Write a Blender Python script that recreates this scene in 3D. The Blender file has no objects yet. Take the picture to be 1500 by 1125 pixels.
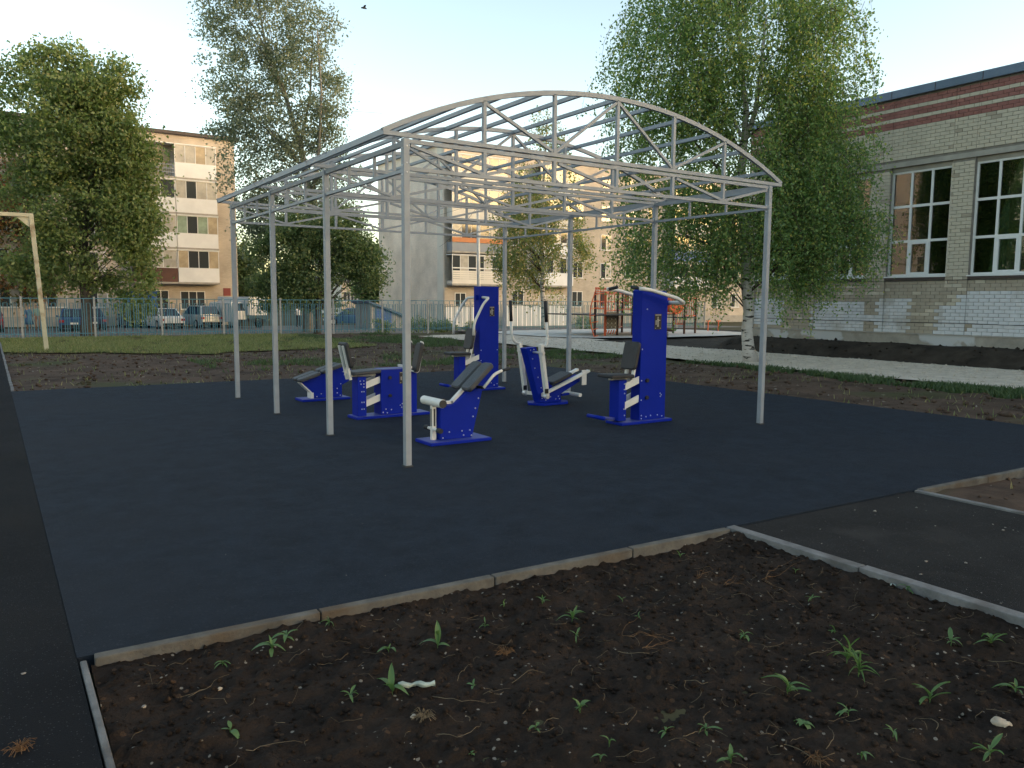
import bpy, bmesh, math, random
import numpy as np
from mathutils import Matrix, Vector, noise
R = math.radians
rnd = random.Random(7)
scene = bpy.context.scene
col = scene.collection

# ------------------------------------------------------------------ camera
# world: X along the pergola's short side, Y along its long side, Z up; camera above the origin
FPX, PITCH, ROLL, YAW, EYE = 1155.4, .1046, .0066, -.5843, 1.55
cam = bpy.data.cameras.new('camera')
cam.sensor_width = 36.0
cam.lens = FPX * 36 / 1500
cam.clip_start = .05
cam.clip_end = 3000
camo = bpy.data.objects.new('camera', cam)
col.objects.link(camo)
camo.matrix_world = (Matrix.Translation((0, 0, EYE)) @ Matrix.Rotation(YAW, 4, 'Z')
                     @ Matrix.Rotation(math.pi / 2 - PITCH, 4, 'X') @ Matrix.Rotation(ROLL, 4, 'Z'))
scene.camera = camo

# ------------------------------------------------------------------ sky, sun, exposure
SUN_EL, SUN_AZ = R(4.2), R(138)          # azimuth measured from +Y towards +X
w = bpy.data.worlds.new('World')
scene.world = w
w.use_nodes = True
nt = w.node_tree
sky = nt.nodes.new('ShaderNodeTexSky')
sky.sky_type = 'NISHITA'
sky.sun_disc = False
sky.sun_elevation = SUN_EL
sky.sun_rotation = SUN_AZ
sky.air_density = 0.7
sky.dust_density = 1.0
sky.ozone_density = 0.15
nt.links.new(sky.outputs[0], nt.nodes['Background'].inputs[0])
nt.nodes['Background'].inputs[1].default_value = .15
sl = bpy.data.lights.new('sun', 'SUN')
sl.energy = 0.5
sl.angle = R(.6)
sl.color = (1.0, .74, .50)
so = bpy.data.objects.new('sun', sl)
col.objects.link(so)
so.location = (20, -40, 30)
sd = Vector((math.sin(SUN_AZ) * math.cos(SUN_EL), math.cos(SUN_AZ) * math.cos(SUN_EL), math.sin(SUN_EL)))
so.rotation_euler = (-sd).to_track_quat('-Z', 'Y').to_euler()
vs = scene.view_settings
vs.view_transform = 'Standard'
vs.look = 'None'
vs.exposure = 2.3
vs.gamma = 1
vs.use_curve_mapping = False
scene.render.engine = 'CYCLES'

# ------------------------------------------------------------------ pixel helpers (photo 1500x1125)
_rot = camo.matrix_world.to_3x3()
def ray(px, py):
    return _rot @ Vector((px - 750, 562.5 - py, -FPX))
def gp(px, py, z=0.0):
    d = ray(px, py); t = (z - EYE) / d.z
    return Vector((d.x * t, d.y * t, z))
def onY(px, py, Y):
    d = ray(px, py); t = Y / d.y
    return Vector((d.x * t, Y, EYE + d.z * t))
def onX(px, py, X):
    d = ray(px, py); t = X / d.x
    return Vector((X, d.y * t, EYE + d.z * t))
FWD = ray(750, 562.5).normalized()
def atdepth(px, py, D):
    d = ray(px, py); h = d.x * -math.sin(YAW) + d.y * math.cos(YAW)
    return Vector((0, 0, EYE)) + d * (D / h)

# ------------------------------------------------------------------ materials
def mat(name, color, rough=.7, metal=0.0, var=.0, scale=6.0, bump=0.0, bscale=40.0, spec=.5, var2=None, detail=6.0):
    m = bpy.data.materials.new(name)
    m.use_nodes = True
    t = m.node_tree
    b = t.nodes['Principled BSDF']
    b.inputs['Base Color'].default_value = (*color, 1)
    b.inputs['Roughness'].default_value = rough
    b.inputs['Metallic'].default_value = metal
    b.inputs['Specular IOR Level'].default_value = spec
    tc = t.nodes.new('ShaderNodeTexCoord')
    if var > 0 or var2:
        n = t.nodes.new('ShaderNodeTexNoise')
        n.inputs['Scale'].default_value = scale
        n.inputs['Detail'].default_value = detail
        n.inputs['Roughness'].default_value = .65
        t.links.new(tc.outputs['Object'], n.inputs['Vector'])
        r = t.nodes.new('ShaderNodeValToRGB')
        r.color_ramp.elements[0].position = .3
        r.color_ramp.elements[1].position = .7
        lo = [c * (1 - var) for c in color]
        hi = var2 if var2 else [min(1, c * (1 + var)) for c in color]
        r.color_ramp.elements[0].color = (*lo, 1)
        r.color_ramp.elements[1].color = (*hi, 1)
        t.links.new(n.outputs['Fac'], r.inputs[0])
        t.links.new(r.outputs[0], b.inputs['Base Color'])
    if bump > 0:
        n2 = t.nodes.new('ShaderNodeTexNoise')
        n2.inputs['Scale'].default_value = bscale
        n2.inputs['Detail'].default_value = 8
        n2.inputs['Roughness'].default_value = .7
        t.links.new(tc.outputs['Object'], n2.inputs['Vector'])
        bp = t.nodes.new('ShaderNodeBump')
        bp.inputs['Strength'].default_value = bump
        bp.inputs['Distance'].default_value = .02
        t.links.new(n2.outputs['Fac'], bp.inputs['Height'])
        t.links.new(bp.outputs[0], b.inputs['Normal'])
    return m

def speckle(m, color, scale, thresh, amount=1.0):
    """scatter of fine coloured grains over an existing material"""
    t = m.node_tree
    b = t.nodes['Principled BSDF']
    tc = t.nodes.new('ShaderNodeTexCoord')
    v = t.nodes.new('ShaderNodeTexVoronoi')
    v.inputs['Scale'].default_value = scale
    t.links.new(tc.outputs['Object'], v.inputs['Vector'])
    s = t.nodes.new('ShaderNodeSeparateColor')
    t.links.new(v.outputs['Color'], s.inputs[0])
    g = t.nodes.new('ShaderNodeMath'); g.operation = 'GREATER_THAN'
    g.inputs[1].default_value = thresh
    t.links.new(s.outputs[0], g.inputs[0])
    d = t.nodes.new('ShaderNodeMath'); d.operation = 'LESS_THAN'
    d.inputs[1].default_value = .35
    t.links.new(v.outputs['Distance'], d.inputs[0])
    k = t.nodes.new('ShaderNodeMath'); k.operation = 'MULTIPLY'
    t.links.new(g.outputs[0], k.inputs[0]); t.links.new(d.outputs[0], k.inputs[1])
    k2 = t.nodes.new('ShaderNodeMath'); k2.operation = 'MULTIPLY'
    k2.inputs[1].default_value = amount
    t.links.new(k.outputs[0], k2.inputs[0])
    mx = t.nodes.new('ShaderNodeMix'); mx.data_type = 'RGBA'
    lk = b.inputs['Base Color'].links
    if lk:
        t.links.new(lk[0].from_socket, mx.inputs['A'])
    else:
        mx.inputs['A'].default_value = b.inputs['Base Color'].default_value
    mx.inputs['B'].default_value = (*color, 1)
    t.links.new(k2.outputs[0], mx.inputs['Factor'])
    t.links.new(mx.outputs['Result'], b.inputs['Base Color'])
    return m

def twotone(m, color, scale, lo, hi, detail=5.0, dist=.0):
    """mix a second colour in by a large noise: patches of wear, grass among soil, dust"""
    t = m.node_tree
    b = t.nodes['Principled BSDF']
    tc = t.nodes.new('ShaderNodeTexCoord')
    n = t.nodes.new('ShaderNodeTexNoise')
    n.inputs['Scale'].default_value = scale
    n.inputs['Detail'].default_value = detail
    n.inputs['Distortion'].default_value = dist
    t.links.new(tc.outputs['Object'], n.inputs['Vector'])
    r = t.nodes.new('ShaderNodeMapRange')
    r.inputs['From Min'].default_value = lo
    r.inputs['From Max'].default_value = hi
    t.links.new(n.outputs['Fac'], r.inputs['Value'])
    mx = t.nodes.new('ShaderNodeMix'); mx.data_type = 'RGBA'
    lk = b.inputs['Base Color'].links
    if lk:
        t.links.new(lk[0].from_socket, mx.inputs['A'])
    else:
        mx.inputs['A'].default_value = b.inputs['Base Color'].default_value
    mx.inputs['B'].default_value = (*color, 1)
    t.links.new(r.outputs[0], mx.inputs['Factor'])
    t.links.new(mx.outputs['Result'], b.inputs['Base Color'])
    return m

def brickmat(name, c1, c2, mortar, axis, bw=.26, bh=.085, rough=.85):
    m = bpy.data.materials.new(name)
    m.use_nodes = True
    t = m.node_tree
    b = t.nodes['Principled BSDF']
    b.inputs['Roughness'].default_value = rough
    tc = t.nodes.new('ShaderNodeTexCoord')
    sp = t.nodes.new('ShaderNodeSeparateXYZ')
    cb = t.nodes.new('ShaderNodeCombineXYZ')
    t.links.new(tc.outputs['Object'], sp.inputs[0])
    t.links.new(sp.outputs['XY'.index(axis)], cb.inputs[0])
    t.links.new(sp.outputs[2], cb.inputs[1])
    br = t.nodes.new('ShaderNodeTexBrick')
    br.inputs['Scale'].default_value = 1
    br.inputs['Brick Width'].default_value = bw
    br.inputs['Row Height'].default_value = bh
    br.inputs['Mortar Size'].default_value = .007
    br.inputs['Color1'].default_value = (*c1, 1)
    br.inputs['Color2'].default_value = (*c2, 1)
    br.inputs['Mortar'].default_value = (*mortar, 1)
    t.links.new(cb.outputs[0], br.inputs['Vector'])
    n = t.nodes.new('ShaderNodeTexNoise')
    n.inputs['Scale'].default_value = .5
    n.inputs['Detail'].default_value = 7
    t.links.new(tc.outputs['Object'], n.inputs['Vector'])
    r = t.nodes.new('ShaderNodeMapRange')
    r.inputs['From Min'].default_value = .25
    r.inputs['From Max'].default_value = .75
    r.inputs['To Min'].default_value = .72
    r.inputs['To Max'].default_value = 1.15
    t.links.new(n.outputs['Fac'], r.inputs['Value'])
    mx = t.nodes.new('ShaderNodeMix'); mx.data_type = 'RGBA'; mx.blend_type = 'MULTIPLY'
    mx.inputs['Factor'].default_value = 1
    t.links.new(br.outputs['Color'], mx.inputs['A'])
    t.links.new(r.outputs[0], mx.inputs['B'])
    t.links.new(mx.outputs['Result'], b.inputs['Base Color'])
    return m

def leafmat(name, cols, trans=.5):
    m = bpy.data.materials.new(name)
    m.use_nodes = True
    t = m.node_tree
    t.nodes.clear()
    out = t.nodes.new('ShaderNodeOutputMaterial')
    g = t.nodes.new('ShaderNodeNewGeometry')
    r = t.nodes.new('ShaderNodeValToRGB')
    e = r.color_ramp.elements
    e[0].color = (*cols[0], 1); e[1].color = (*cols[-1], 1)
    for i, c in enumerate(cols[1:-1]):
        q = e.new((i + 1) / (len(cols) - 1)); q.color = (*c, 1)
    t.links.new(g.outputs['Random Per Island'], r.inputs[0])
    d = t.nodes.new('ShaderNodeBsdfPrincipled')
    d.inputs['Roughness'].default_value = .55
    d.inputs['Specular IOR Level'].default_value = .35
    tr = t.nodes.new('ShaderNodeBsdfTranslucent')
    mx = t.nodes.new('ShaderNodeAddShader')            # leaf reflects on one face and lets light through to the other
    br = t.nodes.new('ShaderNodeMix'); br.data_type = 'RGBA'; br.blend_type = 'MULTIPLY'
    br.inputs['Factor'].default_value = 1
    br.inputs['B'].default_value = (trans * 2.6, trans * 2.8, trans * 2.0, 1)
    t.links.new(r.outputs[0], br.inputs['A'])
    t.links.new(r.outputs[0], d.inputs['Base Color'])
    t.links.new(br.outputs['Result'], tr.inputs[0])
    t.links.new(d.outputs[0], mx.inputs[0])
    t.links.new(tr.outputs[0], mx.inputs[1])
    t.links.new(mx.outputs[0], out.inputs[0])
    return m

def glassmat(name, color, rough=.04):
    return mat(name, color, rough=rough, spec=.9)

M = {}
M['soil'] = mat('soil', (.022, .0155, .0115), .95, var=.5, scale=3.5, bump=.9, bscale=75, var2=(.045, .031, .022), spec=.15, detail=12)
speckle(M['soil'], (.30, .27, .22), 46, .975, .8)
speckle(M['soil'], (.12, .07, .04), 30, .93, .55)
M['verge'] = mat('verge', (.070, .047, .033), .95, var=.5, scale=1.4, bump=.8, bscale=18, var2=(.125, .085, .060), spec=.15, detail=12)
twotone(M['verge'], (.060, .068, .028), .35, .56, .68, 8)
speckle(M['verge'], (.30, .26, .2), 9, .975, .7)
M['lawn'] = mat('lawn_ground', (.105, .118, .040), .95, var=.35, scale=.6, var2=(.105, .088, .030), bump=.6, bscale=10, spec=.1, detail=10)
M['rubber'] = mat('rubber_crumb', (.0160, .0235, .0345), .85, var=.30, scale=5, bump=.8, bscale=140, spec=.16, detail=12)
speckle(M['rubber'], (.055, .065, .08), 150, .93, .5)
twotone(M['rubber'], (.0205, .026, .035), .5, .46, .80, 12)
speckle(M['rubber'], (.040, .050, .064), 55, .80, .45)
M['asphalt'] = mat('asphalt', (.0140, .0150, .0170), .88, var=.3, scale=.9, bump=.7, bscale=160, spec=.10, detail=12)
speckle(M['asphalt'], (.09, .09, .09), 120, .9, .5)
twotone(M['asphalt'], (.020, .019, .0175), .7, .52, .75, 9)
M['asphalt_grey'] = mat('asphalt_grey', (.0270, .0265, .0255), .9, var=.3, scale=1.3, bump=.7, bscale=160, spec=.12, detail=12)
speckle(M['asphalt_grey'], (.13, .13, .13), 110, .9, .5)
twotone(M['asphalt_grey'], (.055, .052, .048), 1.6, .55, .8, 9)
M['kerb'] = mat('kerb_concrete', (.13, .122, .105), .9, var=.35, scale=7, bump=.6, bscale=70, spec=.25)
twotone(M['kerb'], (.11, .085, .06), 3.0, .5, .7, 8)
M['kerb_grey'] = mat('kerb_concrete_grey', (.19, .187, .18), .9, var=.3, scale=9, bump=.6, bscale=70, spec=.25)
twotone(M['kerb_grey'], (.12, .11, .10), 4.0, .52, .72, 8)
M['gravel'] = mat('crushed_limestone', (.60, .52, .42), .95, var=.2, scale=3, bump=.9, bscale=60, var2=(.72, .63, .51), spec=.15, detail=12)
speckle(M['gravel'], (.2, .18, .15), 22, .86, .5)
M['playpad'] = mat('play_pad_gravel', (.58, .55, .49), .95, var=.18, scale=2, bump=.6, bscale=50, spec=.15)
M['road'] = mat('car_park_asphalt', (.16, .155, .15), .9, var=.25, scale=.4, spec=.25)
M['far'] = mat('far_ground', (.07, .068, .032), .95, var=.4, scale=.08, var2=(.11, .095, .055), spec=.1)
M['bank'] = mat('bank_soil', (.034, .028, .021), .95, var=.5, scale=2.0, bump=.9, bscale=22, var2=(.06, .048, .036), spec=.15, detail=12)
M['steel'] = mat('grey_painted_steel', (.30, .325, .345), .5, var=.12, scale=5, bump=.06, bscale=60, spec=.5)
M['foot'] = mat('post_foot_dark', (.05, .05, .05), .8)
M['bolt'] = mat('zinc_bolt', (.62, .63, .64), .35, metal=.6)
M['blue'] = mat('blue_powder_coat', (.004, .020, .29), .5, var=.10, scale=3, bump=.05, bscale=120, spec=.10)
M['bluetop'] = mat('blue_plate_pale', (.045, .065, .29), .5, var=.25, scale=8, spec=.5)  # paler, greyer blue for plate tops and foot rests
M['white'] = mat('white_powder_coat', (.72, .70, .64), .4, var=.07, scale=6, spec=.5)
M['pad'] = mat('black_pad', (.022, .023, .025), .55, var=.25, scale=9, bump=.25, bscale=90, spec=.5)
M['padtop'] = mat('dark_grey_pad', (.045, .05, .056), .5, var=.2, scale=9, bump=.3, bscale=70, spec=.5)
M['grip'] = mat('black_grip', (.018, .018, .02), .65, bump=.3, bscale=120)
M['sticker'] = mat('sticker_black', (.012, .012, .012), .4)
M['stickerfig'] = mat('sticker_figure', (.34, .33, .29), .5)
M['rustywhite'] = mat('rusty_white_paint', (.54, .48, .32), .7, var=.12, scale=4, bump=.2, bscale=60)
twotone(M['rustywhite'], (.28, .17, .08), 2.2, .52, .66, 9)
M['fence'] = mat('fence_teal_paint', (.065, .19, .235), .55, var=.2, scale=1.2)
M['fencepost'] = mat('fence_post_grey', (.34, .33, .30), .7, var=.25, scale=5)
M['orange'] = mat('orange_paint', (.72, .12, .035), .45, var=.12, scale=3)
M['brownpost'] = mat('brown_post', (.060, .020, .016), .5)
M['blackboard'] = mat('black_board', (.02, .022, .026), .5)
M['abrick'] = brickmat('apartment_brick', (.56, .48, .385), (.49, .42, .335), (.42, .375, .32), 'X')
M['abrick_side'] = brickmat('apartment_brick_side', (.90, .79, .67), (.83, .72, .61), (.62, .55, .47), 'Y')
M['apanel'] = mat('white_siding', (.76, .76, .75), .6, var=.08, scale=.8)
M['acream'] = mat('cream_panel', (.70, .66, .58), .65, var=.08, scale=.8)
M['agrey'] = mat('grey_panel', (.26, .29, .33), .6, var=.08, scale=.8)
M['aorange'] = mat('orange_panel', (.55, .20, .07), .6, var=.1, scale=.8)
M['abrown'] = mat('brown_balcony', (.11, .05, .035), .7, var=.2, scale=1)
M['aglass'] = glassmat('window_glass_far', (.050, .055, .058), .05)
M['acurtain'] = mat('curtain_pale', (.46, .43, .37), .12, var=.25, scale=1.5)
M['acurtain2'] = mat('curtain_ochre', (.42, .34, .23), .12, var=.3, scale=1.5)
M['agreen'] = mat('curtain_green', (.28, .35, .26), .12, var=.3, scale=1.5)
M['aframe'] = mat('white_frame', (.72, .72, .70), .5)
M['roofdark'] = mat('roof_edge', (.075, .06, .052), .8, var=.2, scale=1)
M['plaque'] = mat('red_plaque', (.22, .035, .03), .5)
M['sbrick'] = mat('school_brick', (.56, .495, .385), .9, var=.13, scale=2.2, bump=.5, bscale=45, var2=(.62, .555, .44), spec=.25, detail=9)
M['sbrickd'] = mat('school_brick_brown', (.40, .345, .265), .9, var=.15, scale=2.2, bump=.5, bscale=45, var2=(.46, .40, .31), spec=.25, detail=9)
M['sred'] = mat('school_brick_red', (.30, .135, .115), .9, var=.22, scale=3, bump=.5, bscale=45, spec=.25)
M['swhite'] = mat('school_brick_whitewashed', (.62, .625, .63), .9, var=.13, scale=4, bump=.5, bscale=45, spec=.25)
twotone(M['swhite'], (.42, .39, .34), 1.3, .52, .74, 9)
M['mortar'] = mat('mortar', (.22, .20, .17), .95, var=.25, scale=5)
M['plinth'] = mat('plinth_render', (.33, .30, .25), .92, var=.25, scale=2.5, bump=.5, bscale=30)
twotone(M['plinth'], (.50, .50, .49), .9, .53, .57, 7, .6)
M['lintel'] = mat('lintel_concrete', (.36, .335, .29), .9, var=.18, scale=2, bump=.3, bscale=40)
M['flash'] = mat('blue_grey_flashing', (.12, .165, .235), .45, metal=.3, var=.15, scale=1.5)
M['pvc'] = mat('white_pvc', (.74, .74, .72), .4, var=.04, scale=5)
M['sglass'] = glassmat('school_glass', (.022, .030, .028), .03)
M['interior'] = mat('dark_interior', (.05, .055, .05), .9)
M['curtain'] = mat('green_curtain', (.19, .26, .235), .85, var=.3, scale=3)
M['dirtyflash'] = mat('sill_flashing', (.07, .05, .045), .7)
M['barkd'] = mat('dark_bark', (.085, .070, .055), .95, var=.4, scale=7, bump=.8, bscale=25)
M['barkp'] = mat('poplar_bark', (.21, .195, .165), .9, var=.35, scale=5, bump=.6, bscale=22)
M['birch'] = mat('birch_bark', (.50, .46, .41), .8, var=.18, scale=6, bump=.4, bscale=30)
def birch_marks(m):
    t = m.node_tree
    b = t.nodes['Principled BSDF']
    tc = t.nodes.new('ShaderNodeTexCoord')
    mp = t.nodes.new('ShaderNodeMapping')
    mp.inputs['Scale'].default_value = (3.5, 3.5, 13)
    t.links.new(tc.outputs['Object'], mp.inputs[0])
    n = t.nodes.new('ShaderNodeTexNoise')
    n.inputs['Scale'].default_value = 1.0
    n.inputs['Detail'].default_value = 6
    t.links.new(mp.outputs[0], n.inputs['Vector'])
    r = t.nodes.new('ShaderNodeMapRange')
    r.inputs['From Min'].default_value = .56
    r.inputs['From Max'].default_value = .60
    t.links.new(n.outputs['Fac'], r.inputs['Value'])
    mx = t.nodes.new('ShaderNodeMix'); mx.data_type = 'RGBA'
    t.links.new(b.inputs['Base Color'].links[0].from_socket, mx.inputs['A'])
    mx.inputs['B'].default_value = (.03, .025, .02, 1)
    t.links.new(r.outputs[0], mx.inputs['Factor'])
    t.links.new(mx.outputs['Result'], b.inputs['Base Color'])
birch_marks(M['birch'])
M['twig'] = mat('twig', (.06, .042, .032), .9)
M['lf_birch'] = leafmat('birch_leaves', [(.040, .080, .026), (.065, .115, .036), (.090, .140, .045), (.115, .165, .055), (.21, .20, .05)])
M['lf_birch2'] = leafmat('far_birch_leaves', [(.06, .085, .03), (.085, .12, .04), (.115, .14, .05), (.22, .17, .06), (.14, .13, .05)])  # golden evening light is mixed into the last leaf colours
M['lf_poplar'] = leafmat('poplar_leaves', [(.065, .080, .055), (.09, .108, .075), (.115, .13, .095), (.15, .16, .125)])
M['lf_dense'] = leafmat('maple_leaves', [(.045, .070, .022), (.075, .105, .030), (.095, .128, .045), (.12, .145, .055), (.13, .125, .05)])
M['lf_dark'] = leafmat('dark_leaves', [(.036, .058, .024), (.056, .085, .032), (.080, .108, .042), (.115, .125, .055)])  # darker greens for the bushy tree, small trees and far belt
M['lf_rust'] = leafmat('rusty_leaves', [(.025, .035, .012), (.04, .05, .016), (.16, .055, .018), (.05, .06, .02)])
M['grass'] = leafmat('grass_blades', [(.075, .105, .030), (.105, .130, .040), (.14, .14, .055), (.20, .175, .08)], .25)
M['grassg'] = leafmat('green_blades', [(.026, .050, .017), (.042, .072, .024), (.060, .088, .032)], .2)
M['weed'] = leafmat('weed_leaves', [(.040, .085, .028), (.060, .115, .036), (.085, .14, .045)], .3)
M['straw'] = mat('dry_root', (.17, .13, .08), .9, var=.4, scale=14, spec=.2)
M['strawo'] = mat('orange_root', (.15, .085, .042), .9, var=.4, scale=14, spec=.2)
M['pebble'] = mat('pebbles', (.25, .23, .20), .9, var=.35, scale=20, spec=.25)
M['palestone'] = mat('pale_stone', (.46, .38, .28), .85, var=.3, scale=14, bump=.4, bscale=60)
M['plastic'] = mat('dirty_plastic', (.36, .42, .36), .55, var=.3, scale=12)
M['tyre'] = mat('tyre_rubber', (.015, .015, .016), .85)
M['carglass'] = glassmat('car_glass', (.02, .028, .035), .05)
M['silver'] = mat('silver_car_paint', (.44, .46, .48), .3, metal=.4)
M['whitecar'] = mat('white_car_paint', (.70, .70, .69), .3)
M['redcar'] = mat('dark_red_car_paint', (.16, .022, .03), .3)
M['bluecar'] = mat('blue_car_paint', (.025, .075, .20), .3)
M['darkcar'] = mat('dark_blue_car_paint', (.025, .05, .11), .3)
M['taillight'] = mat('tail_light', (.34, .02, .02), .25)
M['plate'] = mat('number_plate', (.7, .7, .68), .5)
M['boxwhite'] = mat('truck_box_white', (.68, .68, .67), .5, var=.06, scale=1)
M['kiosk'] = mat('blue_sheet_metal', (.018, .10, .33), .5, var=.15, scale=1.2)
M['bluetarp'] = mat('blue_roofing', (.055, .12, .22), .55, var=.25, scale=.9)
M['shedgrey'] = mat('grey_shed_wall', (.32, .33, .34), .8, var=.15, scale=1)
M['poleW'] = mat('white_pole', (.62, .60, .56), .75, var=.12, scale=3)
M['wire'] = mat('black_wire', (.03, .03, .03), .7)
M['skin'] = mat('skin', (.42, .25, .17), .6)
M['hair'] = mat('hair', (.05, .035, .025), .8)
M['cl_blue'] = mat('blue_dress', (.09, .19, .33), .8)
M['cl_green'] = mat('pale_green_shirt', (.30, .40, .32), .8)
M['cl_white'] = mat('white_shirt', (.70, .68, .67), .8)
M['cl_dark'] = mat('dark_trousers', (.03, .035, .05), .8)
M['bird'] = mat('bird_feathers', (.05, .05, .055), .8)

# ------------------------------------------------------------------ mesh helpers
def worldpos(o):
    p = Vector((0, 0, 0))
    while o:
        p += o.location; o = o.parent
    return p

def tag(o, label=None, cat=None, group=None, kind=None):
    if label: o['label'] = label
    if cat: o['category'] = cat
    if group: o['group'] = group
    if kind: o['kind'] = kind
    return o

def empty(name, loc, label=None, cat=None, group=None, parent=None):
    o = bpy.data.objects.new(name, None)
    o.empty_display_size = .2
    col.objects.link(o)
    o.location = Vector(loc) - (worldpos(parent) if parent else Vector((0, 0, 0)))
    o.parent = parent
    return tag(o, label, cat, group)

class MB:
    """collects shapes in world coordinates; build() links them as one mesh object"""
    def __init__(s):
        s.v = []; s.f = []; s.mi = []
    def add(s, vs_, fs, mi=0):
        n = len(s.v)
        s.v += [tuple(p) for p in vs_]
        s.f += [tuple(i + n for i in q) for q in fs]
        s.mi += [mi] * len(fs)
        return s
    def box(s, x0, x1, y0, y1, z0, z1, mi=0):
        return s.add([(x0, y0, z0), (x1, y0, z0), (x1, y1, z0), (x0, y1, z0), (x0, y0, z1), (x1, y0, z1), (x1, y1, z1), (x0, y1, z1)],
                     [(0, 3, 2, 1), (4, 5, 6, 7), (0, 1, 5, 4), (1, 2, 6, 5), (2, 3, 7, 6), (3, 0, 4, 7)], mi)
    def bar(s, a, b, wd, ht, up=(0, 0, 1), mi=0):
        a = Vector(a); b = Vector(b); d = (b - a).normalized(); up = Vector(up)
        if abs(d.dot(up)) > .98: up = Vector((0, 1, 0))
        sx = d.cross(up).normalized(); uz = sx.cross(d).normalized()
        vs_ = []
        for p in (a, b):
            for i, j in ((-1, -1), (1, -1), (1, 1), (-1, 1)):
                vs_.append(p + sx * (i * wd / 2) + uz * (j * ht / 2))
        return s.add(vs_, [(0, 1, 2, 3), (7, 6, 5, 4), (0, 4, 5, 1), (1, 5, 6, 2), (2, 6, 7, 3), (3, 7, 4, 0)], mi)
    def prism(s, poly, y0, y1, axis='Y', mi=0):
        n = len(poly)
        mk = (lambda p, t: (p[0], t, p[1])) if axis == 'Y' else ((lambda p, t: (t, p[0], p[1])) if axis == 'X' else (lambda p, t: (p[0], p[1], t)))
        vs_ = [mk(p, y0) for p in poly] + [mk(p, y1) for p in poly]
        fs = [tuple(range(n)), tuple(range(2 * n - 1, n - 1, -1))] + [(i, i + n, (i + 1) % n + n, (i + 1) % n) for i in range(n)]
        return s.add(vs_, fs, mi)
    def tube(s, pts, r, n=8, mi=0, cap=True):
        pts = [Vector(p) for p in pts]
        rs = r if isinstance(r, (list, tuple)) else [r] * len(pts)
        base = len(s.v); ref = Vector((.3, .5, .81)).normalized()
        for i, p in enumerate(pts):
            d = (pts[min(i + 1, len(pts) - 1)] - pts[max(i - 1, 0)]).normalized()
            if abs(d.dot(ref)) > .97: ref = Vector((1, 0, 0))
            a = d.cross(ref).normalized(); b = d.cross(a).normalized()
            for k in range(n):
                t = 2 * math.pi * k / n
                s.v.append(tuple(p + a * (math.cos(t) * rs[i]) + b * (math.sin(t) * rs[i])))
        for i in range(len(pts) - 1):
            for k in range(n):
                q = base + i * n; k2 = (k + 1) % n
                s.f.append((q + k, q + k2, q + n + k2, q + n + k)); s.mi.append(mi)
        if cap:
            s.f.append(tuple(base + k for k in range(n))[::-1]); s.mi.append(mi)
            q = base + (len(pts) - 1) * n
            s.f.append(tuple(q + k for k in range(n))); s.mi.append(mi)
        return s
    def dome(s, c, nrm, r, n=6, mi=0):
        c = Vector(c); nrm = Vector(nrm).normalized()
        return s.tube([c - nrm * r * .2, c + nrm * r * .45, c + nrm * r * .8], [r, r * .85, r * .35], n, mi)
    def build(s, name, m, parent=None, smooth=False, bevel=0.0, fix=True):
        me = bpy.data.meshes.new(name)
        off = worldpos(parent) if parent else Vector((0, 0, 0))
        if parent is None and s.v:
            xs = [p[0] for p in s.v]; ys = [p[1] for p in s.v]; zs = [p[2] for p in s.v]
            org = Vector(((min(xs) + max(xs)) / 2, (min(ys) + max(ys)) / 2, min(zs)))
        else:
            org = off
        me.from_pydata([(p[0] - org.x, p[1] - org.y, p[2] - org.z) for p in s.v], [], s.f)
        for mm in (m if isinstance(m, (list, tuple)) else [m]):
            me.materials.append(mm)
        if isinstance(m, (list, tuple)):
            me.polygons.foreach_set('material_index', s.mi)
        if fix:
            bm = bmesh.new(); bm.from_mesh(me)
            bmesh.ops.recalc_face_normals(bm, faces=bm.faces)
            bm.to_mesh(me); bm.free()
        if smooth:
            me.polygons.foreach_set('use_smooth', [True] * len(me.polygons))
        o = bpy.data.objects.new(name, me)
        col.objects.link(o)
        if parent is None:
            o.location = org
        o.parent = parent
        if bevel > 0:
            b = o.modifiers.new('bevel', 'BEVEL'); b.width = bevel; b.segments = 2; b.limit_method = 'ANGLE'
        return o

def npmesh(name, verts, faces, m, parent=None, loc=None, smooth=False, kind=None):
    """verts: (n,3) world; faces: (k,4) or (k,3) int array"""
    verts = np.asarray(verts, float)
    org = np.array(worldpos(parent) if parent else (loc if loc is not None else (0, 0, 0)), float)
    me = bpy.data.meshes.new(name)
    k = faces.shape[1]
    me.vertices.add(len(verts)); me.vertices.foreach_set('co', (verts - org).astype(np.float32).ravel())
    me.loops.add(faces.size); me.loops.foreach_set('vertex_index', faces.astype(np.int32).ravel())
    me.polygons.add(len(faces))
    me.polygons.foreach_set('loop_start', np.arange(0, faces.size, k, dtype=np.int32))
    me.polygons.foreach_set('loop_total', np.full(len(faces), k, dtype=np.int32))
    if smooth: me.polygons.foreach_set('use_smooth', np.ones(len(faces), dtype=bool))
    me.update(calc_edges=True)
    me.materials.append(m)
    o = bpy.data.objects.new(name, me)
    col.objects.link(o)
    if parent is None and loc is not None: o.location = loc
    o.parent = parent
    if kind: o['kind'] = kind
    return o

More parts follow.
